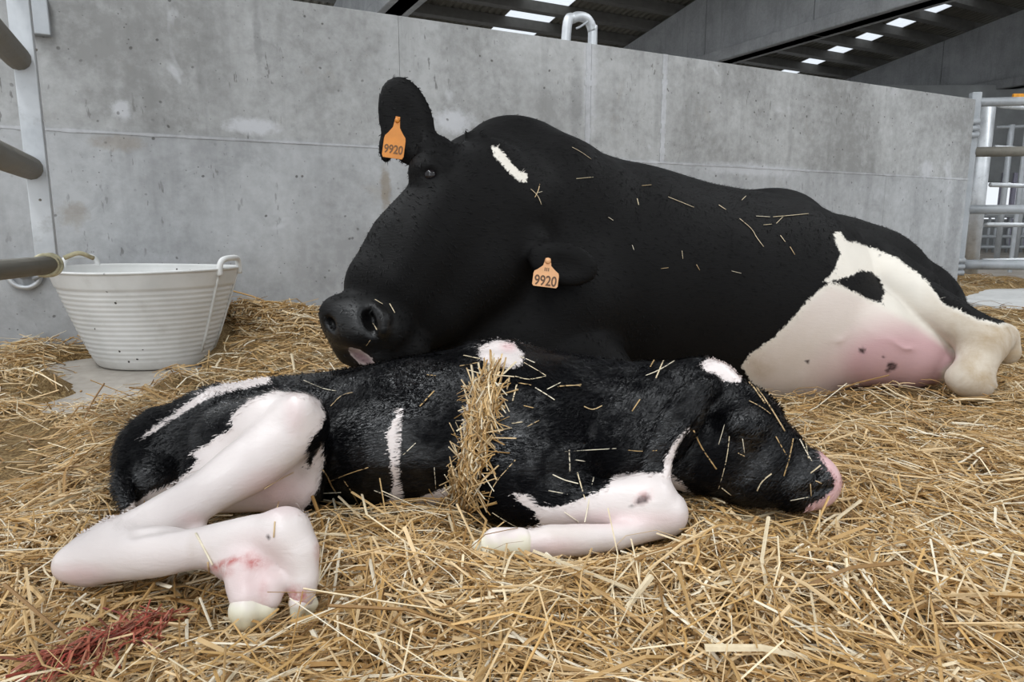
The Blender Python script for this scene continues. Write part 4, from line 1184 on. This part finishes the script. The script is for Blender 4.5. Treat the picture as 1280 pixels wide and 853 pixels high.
PAL = np.array([(0.74, 0.54, 0.30), (0.64, 0.43, 0.20), (0.86, 0.72, 0.49), (0.50, 0.31, 0.125), (0.40, 0.225, 0.075), (0.92, 0.83, 0.65), (0.62, 0.38, 0.14), (0.28, 0.15, 0.05)])
PW = np.array([.20, .19, .14, .16, .11, .06, .08, .06])
def stalks(Pm, W_, flat, tint, name, K=4):
    """Pm: (n,K,3) centre lines, W_: (n,) half widths, flat: (n,) thickness ratio -> one mesh of rhombic straws"""
    n_ = len(Pm)
    T = np.gradient(Pm, axis=1); T /= np.linalg.norm(T, axis=2, keepdims=True) + 1e-9
    up = np.tile(np.array((0, 0, 1.0)), (n_, K, 1)) + NR.normal(0, .35, (n_, 1, 3))
    S_ = np.cross(T, up); S_ /= np.linalg.norm(S_, axis=2, keepdims=True) + 1e-9
    B_ = np.cross(S_, T)
    taper = np.linspace(1, .75, K)[None, :, None]
    wv = W_[:, None, None] * taper
    ring = np.stack([Pm + S_ * wv, Pm + B_ * wv * flat[:, None, None], Pm - S_ * wv, Pm - B_ * wv * flat[:, None, None]], 2)   # n,K,4,3
    V_ = ring.reshape(-1, 3)
    base = (np.arange(n_) * K * 4)[:, None, None, None]
    kk = np.arange(K - 1)[None, :, None, None] * 4
    q_ = np.arange(4)[None, None, :, None]
    F_ = base + kk + np.concatenate([q_, (q_ + 1) % 4, (q_ + 1) % 4 + 4, q_ + 4], -1)
    F_ = F_.reshape(-1, 4)
    cap0 = (np.arange(n_) * K * 4)[:, None] + np.array([3, 2, 1, 0]); cap1 = (np.arange(n_) * K * 4 + (K - 1) * 4)[:, None] + np.arange(4)
    F_ = np.concatenate([F_, cap0, cap1])
    me = np_mesh(name, V_, F_, False)
    attr_col(me, 'tint', np.repeat(tint, K * 4, 0))
    return me
def grow(n_img, n_area, name):
    px = NR.uniform(-130, 1410, n_img); py = 392 + (980 - 392) * NR.random(n_img) ** 0.9
    r = RT[None] * ((px - 640) / FPX)[:, None] + UP[None] * ((426.5 - py) / FPX)[:, None] + FW[None]
    t = (0.05 - CAMP[2]) / r[:, 2]
    g = CAMP + r * t[:, None]
    ga = np.stack([NR.uniform(-2.4, 4.3, n_area), NR.uniform(0.4, 6.5, n_area), np.zeros(n_area)], 1)
    pl = [np.stack([NR.normal(q_[0], r_, k_), NR.normal(q_[1], r_, k_), np.zeros(k_)], 1) for q_, r_, k_ in ((PILE, .14, 2600), (PILE2, .16, 1800), (G(30, 462), .12, 1200))]
    g = np.concatenate([g, ga] + pl)
    x, y = g[:, 0], g[:, 1]
    ok = (y < 6.8) & ((wall_v(x, y) < -0.03) | (wall_s(x, y) > S_END + .08)) & (x > gx0) & (x < gx1)
    cvr = cover(x, y)
    ok &= NR.random(len(x)) < np.clip(cvr * cvr * 1.02 + 0.02, 0, 1)
    x, y, cvr = x[ok], y[ok], cvr[ok]
    n_ = len(x)
    L = np.clip(NR.lognormal(math.log(0.068), 0.62, n_), .02, .32)
    L *= np.clip(0.55 + 0.45 * cvr, 0, 1)
    fl_ = vnoise(x, y, 2.3, 21) * 5 + vnoise(x, y, 6, 22) * 3.0
    yaw = fl_ + NR.normal(0, 0.8, n_)
    pit = NR.normal(0.0, 0.17, n_) + (NR.random(n_) < .03) * NR.normal(0, .3, n_)
    lay = (NR.random(n_) ** 1.7) * 0.038 * cvr
    K = 4
    tt = np.linspace(-.5, .5, K)
    bend = NR.normal(0, .15, n_) * (NR.random(n_) < .6); kink = NR.normal(0, .05, n_)
    dx, dy = np.cos(yaw), np.sin(yaw)
    PX = x[:, None] + L[:, None] * (tt * dx[:, None] - dy[:, None] * bend[:, None] * (tt ** 2 * 4 - .5))
    PY = y[:, None] + L[:, None] * (tt * dy[:, None] + dx[:, None] * bend[:, None] * (tt ** 2 * 4 - .5))
    hc = hgt(x, y)
    hl = hgt(PX, PY)
    PZ = 0.55 * np.maximum(hl, 0) + 0.45 * np.maximum(hc, 0)[:, None] + lay[:, None] + L[:, None] * (np.sin(pit)[:, None] * tt + kink[:, None] * (1 - tt ** 2 * 4))
    PZ = np.maximum(PZ, 0.003)
    Pm = np.stack([PX, PY, PZ], 2)
    # nothing may run into the animals, the tub or the wall
    flatp = np.concatenate([Pm, (Pm[:, 1:] + Pm[:, :-1]) / 2], 1)
    q_ = flatp.reshape(-1, 3)
    bad = ((cv.at(q_) < 0.003) | (kv.at(q_) < 0.003)).reshape(n_, -1).any(1)
    tb = bpy.data.objects['rubber_tub'].location
    bad |= ((np.hypot(flatp[:, :, 0] - tb[0], flatp[:, :, 1] - tb[1]) < 0.25 + 0.33 * np.clip(flatp[:, :, 2], 0, .3))).any(1)
    bad |= ((wall_v(flatp[:, :, 0], flatp[:, :, 1]) > -0.012) & (wall_s(flatp[:, :, 0], flatp[:, :, 1]) < S_END + .05)).any(1)
    Pm, L = Pm[~bad], L[~bad]
    n_ = len(Pm)
    W_ = np.clip(NR.lognormal(math.log(0.00122), .45, n_), .0006, .0036)
    dd = (Pm[:, 1] - CAMP) @ FW
    W_ *= np.clip(dd / 1.6, 1.0, 1.9)
    flat = NR.uniform(.3, .9, n_)
    tint = PAL[NR.choice(len(PAL), n_, p=PW)] * NR.uniform(.78, 1.06, (n_, 1))
    lowl = np.clip((Pm[:, 1, 2] - hgt(Pm[:, 1, 0], Pm[:, 1, 1])) / .03, 0, 1)
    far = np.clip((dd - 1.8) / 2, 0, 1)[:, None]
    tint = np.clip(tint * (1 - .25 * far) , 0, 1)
    return Pm, W_, flat, tint
Pm, W_, flat, tint = grow(52000, 30000, 'straw_stalks')
# blood-stained streak at the lower left of the bed
bx_, by_, _ = proj(Pm[:, 1])
red = np.maximum(poly_sd(bx_, by_, [(55, 860), (70, 835), (140, 800), (205, 780), (215, 792), (170, 812), (110, 838), (80, 870)]) > -3, (poly_sd(bx_, by_, [(140, 820), (190, 806), (200, 812), (150, 832)]) > 0))
red &= NR.random(len(red)) < .3
red &= np.linalg.norm(Pm[:, -1] - Pm[:, 0], axis=1) < .07
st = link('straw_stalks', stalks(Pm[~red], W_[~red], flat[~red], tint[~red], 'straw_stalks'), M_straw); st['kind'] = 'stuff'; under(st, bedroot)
tr = np.array((0.33, 0.03, 0.03))[None] * NR.uniform(.5, 1.5, (red.sum(), 1)) + tint[red] * 0.14
rb_ = []
for i in range(120):       # matted blades along the streak
    t = R.random(); a = G(62 + 148 * t + R.gauss(0, 4), 850 - 64 * t + R.gauss(0, 4) + (R.random() < .2) * 16, .07); e_ = G(82 + 148 * t, 843 - 66 * t, .07) - a
    an = math.atan2(e_[1], e_[0]) + R.gauss(0, .28); L = R.uniform(.03, .085)
    row = [np.array((a[0] + L * q_ * math.cos(an), a[1] + L * q_ * math.sin(an), 0)) for q_ in (-.5, -.17, .17, .5)]
    for r_ in row: r_[2] = float(hgt(np.array([r_[0]]), np.array([r_[1]]))[0]) + R.uniform(.034, .052)
    rb_.append(row)
rb_ = np.array(rb_)
allred = np.concatenate([Pm[red], rb_]); nr_ = len(rb_)
tr = np.concatenate([tr, np.array((0.26, 0.03, 0.025))[None] * NR.uniform(.5, 1.4, (nr_, 1)) + PAL[0] * NR.uniform(0, .4, (nr_, 1)) ** 1.5])
bl = link('bloodstained_straw', stalks(allred, np.concatenate([W_[red], NR.uniform(.0007, .0018, nr_)]), np.concatenate([flat[red], NR.uniform(.3, .7, nr_)]), tr, 'bloodstained_straw'), M_straw); bl['kind'] = 'stuff'; bl['label'] = 'bloodstained red straw'; under(bl, bedroot)
print('stalks', len(Pm), 'red', red.sum())

# straw heaped over the calf's side, one clump
def skin_stalks(vol, n_, polyx, lift, Lr, ang, spread, shade=1.0):
    out = []; xs = [p[0] for p in polyx]; ys = [p[1] for p in polyx]
    while len(out) < n_:
        x = R.uniform(min(xs), max(xs)); y = R.uniform(min(ys), max(ys))
        if poly_sd(np.array([x]), np.array([y]), polyx)[0] < 0: continue
        L = R.uniform(*Lr); a = ang + R.gauss(0, spread)
        pts = []
        for t in (-.5, -.17, .17, .5):
            p, n0 = on_skin(vol, x + L * t * math.cos(a), y + L * t * math.sin(a), lift[0] + R.random() * lift[1])
            if p is None: break
            pts.append(p)
        if len(pts) == 4: out.append(pts)
    return np.array(out)
cl = skin_stalks(kv, 420, [(600, 476), (622, 472), (628, 490), (618, 530), (606, 580), (598, 640), (545, 640), (575, 590), (590, 540), (596, 500)], (0.002, 0.016), (22, 70), 1.75, 0.6)
o = link('straw_clump', stalks(cl, NR.uniform(.0009, .0018, len(cl)), NR.uniform(.3, .9, len(cl)), PAL[NR.choice(len(PAL), len(cl), p=PW)] * NR.uniform(.6, 1.0, (len(cl), 1)), 'straw_clump'), M_straw)
tag(o, 'band of heaped straw lying across the calf behind its shoulder', 'straw', kind='stuff')

# ------------------------------------------------------------------ single straws lying on the animals
LOOSE = [
 (kv, 'calf hindquarters', [[(380, 477), (405, 488), (421, 490)], [(414, 509), (428, 494), (442, 492)]]),
 (kv, 'calf side', [[(525, 509), (543, 490)], [(534, 470), (545, 471)], [(562, 529), (571, 546)], [(504, 569), (520, 554)], [(410, 602), (435, 592), (461, 584)], [(402, 587), (412, 601), (421, 616)],
   [(468, 612), (490, 621), (511, 632)], [(431, 600), (442, 616), (450, 632)], [(543, 584), (545, 610)]]),
 (kv, 'calf shoulder', [[(577, 488), (590, 480), (601, 473)], [(575, 459), (588, 457), (601, 454)], [(669, 486), (681, 493), (693, 501)], [(644, 472), (660, 477), (682, 472)], [(634, 488), (637, 472)], [(641, 502), (646, 482)],
   [(648, 480), (664, 483)], [(659, 534), (674, 526)], [(697, 485), (712, 483), (725, 484)], [(655, 508), (668, 511)], [(640, 530), (654, 528)], [(600, 450), (580, 446)], [(655, 455), (672, 465), (682, 471)], [(650, 447), (668, 455)],
   [(684, 488), (700, 480)], [(729, 509), (740, 514), (752, 508)], [(706, 565), (740, 563), (770, 561)], [(711, 563), (712, 590)], [(718, 575), (730, 577)], [(686, 614), (710, 619)], [(691, 593), (706, 601), (723, 606)], [(721, 591), (727, 610), (732, 625)],
   [(609, 638), (613, 618), (620, 602), (644, 576)], [(700, 484), (713, 484), (726, 482)]]),
 (kv, 'calf foreleg', [[(742, 599), (737, 625), (731, 655)], [(616, 640), (635, 652), (652, 660)], [(706, 640), (724, 652)], [(650, 668), (655, 690)]]),
 (kv, 'calf neck', [[(790, 515), (800, 500)], [(805, 459), (810, 447)], [(813, 460), (820, 448)], [(820, 474), (826, 460), (831, 449)], [(807, 471), (825, 464), (843, 453)], [(785, 563), (803, 565), (821, 563)]]),
 (kv, 'calf face', [[(866, 538), (876, 560), (895, 586)], [(907, 530), (898, 556)], [(912, 545), (908, 575), (898, 610)], [(936, 502), (950, 509), (962, 518)], [(969, 546), (982, 569)], [(990, 549), (986, 572), (979, 595)], [(946, 613), (952, 601), (964, 592)],
   [(998, 550), (1005, 563), (1014, 577)], [(1006, 556), (1010, 574)], [(1012, 592), (1025, 582)], [(1012, 605), (1013, 620)], [(988, 625), (1010, 621)], [(926, 470), (940, 484), (955, 505)], [(945, 486), (962, 510), (980, 540)], [(902, 609), (914, 618)],
   [(930, 566), (928, 548)], [(922, 566), (930, 570)], [(1018, 601), (1026, 604)]]),
 (kv, 'calf hind leg', [[(329, 610), (342, 602), (366, 590)], [(343, 672), (345, 645), (348, 626)], [(246, 668), (258, 688), (268, 706)], [(262, 702), (264, 720)]]),
 (cv, 'cow back', [[(720, 224), (741, 222)], [(835, 247), (850, 253), (867, 260)], [(802, 233), (814, 232)], [(898, 257), (907, 263)], [(966, 272), (990, 270), (1010, 268)], [(924, 274), (940, 287), (944, 296), (954, 309)], [(954, 282), (964, 281)], [(715, 185), (725, 190), (739, 200)], [(945, 271), (962, 272)], [(970, 280), (978, 272)]]),
 (cv, 'cow flank', [[(987, 309), (993, 319)], [(790, 307), (792, 313)], [(796, 249), (798, 257)], [(852, 314), (853, 324)], [(870, 331), (874, 338)], [(975, 295), (981, 303)], [(932, 246), (927, 251)], [(826, 336), (835, 335)], [(760, 272), (766, 276)], [(914, 339), (926, 342)]]),
 (cv, 'cow poll', [[(668, 247), (672, 240), (674, 231)], [(663, 237), (672, 245), (676, 256)], [(670, 242), (677, 240)]]),
 (cv, 'cow muzzle', [[(469, 375), (478, 381)], [(487, 380), (493, 392)], [(466, 405), (472, 412)], [(458, 432), (463, 425)]]),
]
WHERE = {'calf hindquarters': ("on the calf's black hindquarters", 'tail', False), 'calf side': ("on the calf's black ribs", 'white thigh', False),
 'calf shoulder': ("on the calf's wet shoulder", 'heaped straw band', False), 'calf foreleg': ("across the calf's folded foreleg", 'hoof', False), 'calf neck': ("on the calf's neck", 'shoulder', False),
 'calf face': ("on the calf's black face", 'pink nose', True), 'calf hind leg': ("across the calf's white hind leg", 'left', False), 'cow back': ("on the cow's black back", 'neck', False),
 'cow flank': ("on the cow's black flank", 'neck', False), 'cow poll': ("beside the cow's white neck patch", 'left', False), 'cow muzzle': ("on the cow's muzzle", 'left', False)}
LOOSE_OBJ = {}
cnt = 0
for vol, where, lst in LOOSE:
    for seg_ in lst:
        pts = []
        for i in range(len(seg_) - 1):
            for t in np.linspace(0, 1, 4)[(1 if i else 0):]:
                pts.append((seg_[i][0] * (1 - t) + seg_[i + 1][0] * t, seg_[i][1] * (1 - t) + seg_[i + 1][1] * t))
        pp = []
        for p in pts:
            q_, n_ = on_skin(vol, p[0], p[1], 0.0022)
            if q_ is not None: pp.append(q_)
        if len(pp) < 3: print('lost straw', where, seg_); continue
        pp = np.array(pp)
        for _ in range(2): pp[1:-1] = (pp[:-2] + 2 * pp[1:-1] + pp[2:]) / 4 + 0.0
        bm = bmesh.new(); dm = float((pp[0] - CAMP) @ FW)
        wd = R.uniform(.0008, .0014) * (1.0 if vol is kv else 0.95)
        tube_bm(bm, pp, wd, 6, True, 0.6)
        o = bm_obj('straw_stalk', bm, M_straw, None, True)
        c = PAL[R.choice((0, 0, 1, 2, 2, 5, 5) if vol is kv else (2, 2, 5, 0))] * R.uniform(.8, 1.05)
        attr_col(o.data, 'tint', np.tile(np.clip(c, 0, 1), (len(o.data.vertices), 1)))
        ce = Vector(pp.mean(0)); o.data.transform(Matrix.Translation(-ce)); o.location = ce
        o['group'] = 'straws on the ' + where; o['category'] = 'straw'
        LOOSE_OBJ.setdefault(where, []).append((proj([pp.mean(0)])[0][0], float(np.linalg.norm(np.diff(pp, axis=0), axis=1).sum()), c, o))
        cnt += 1
ORD = 'first second third fourth fifth sixth seventh eighth ninth tenth eleventh twelfth thirteenth fourteenth fifteenth sixteenth seventeenth eighteenth nineteenth twentieth twenty-first twenty-second twenty-third twenty-fourth twenty-fifth twenty-sixth'.split()
for where, lst in LOOSE_OBJ.items():
    ph, anchor, rev = WHERE[where]
    lst.sort(key=lambda q_: q_[0], reverse=rev)
    for i, (x, L, c, o) in enumerate(lst):
        o['label'] = '%s %s straw %s, %s from the %s' % ('long' if L > .045 else 'short', 'pale' if c[2] > .4 else 'golden', ph, ORD[i], anchor)
print('loose straws', cnt)
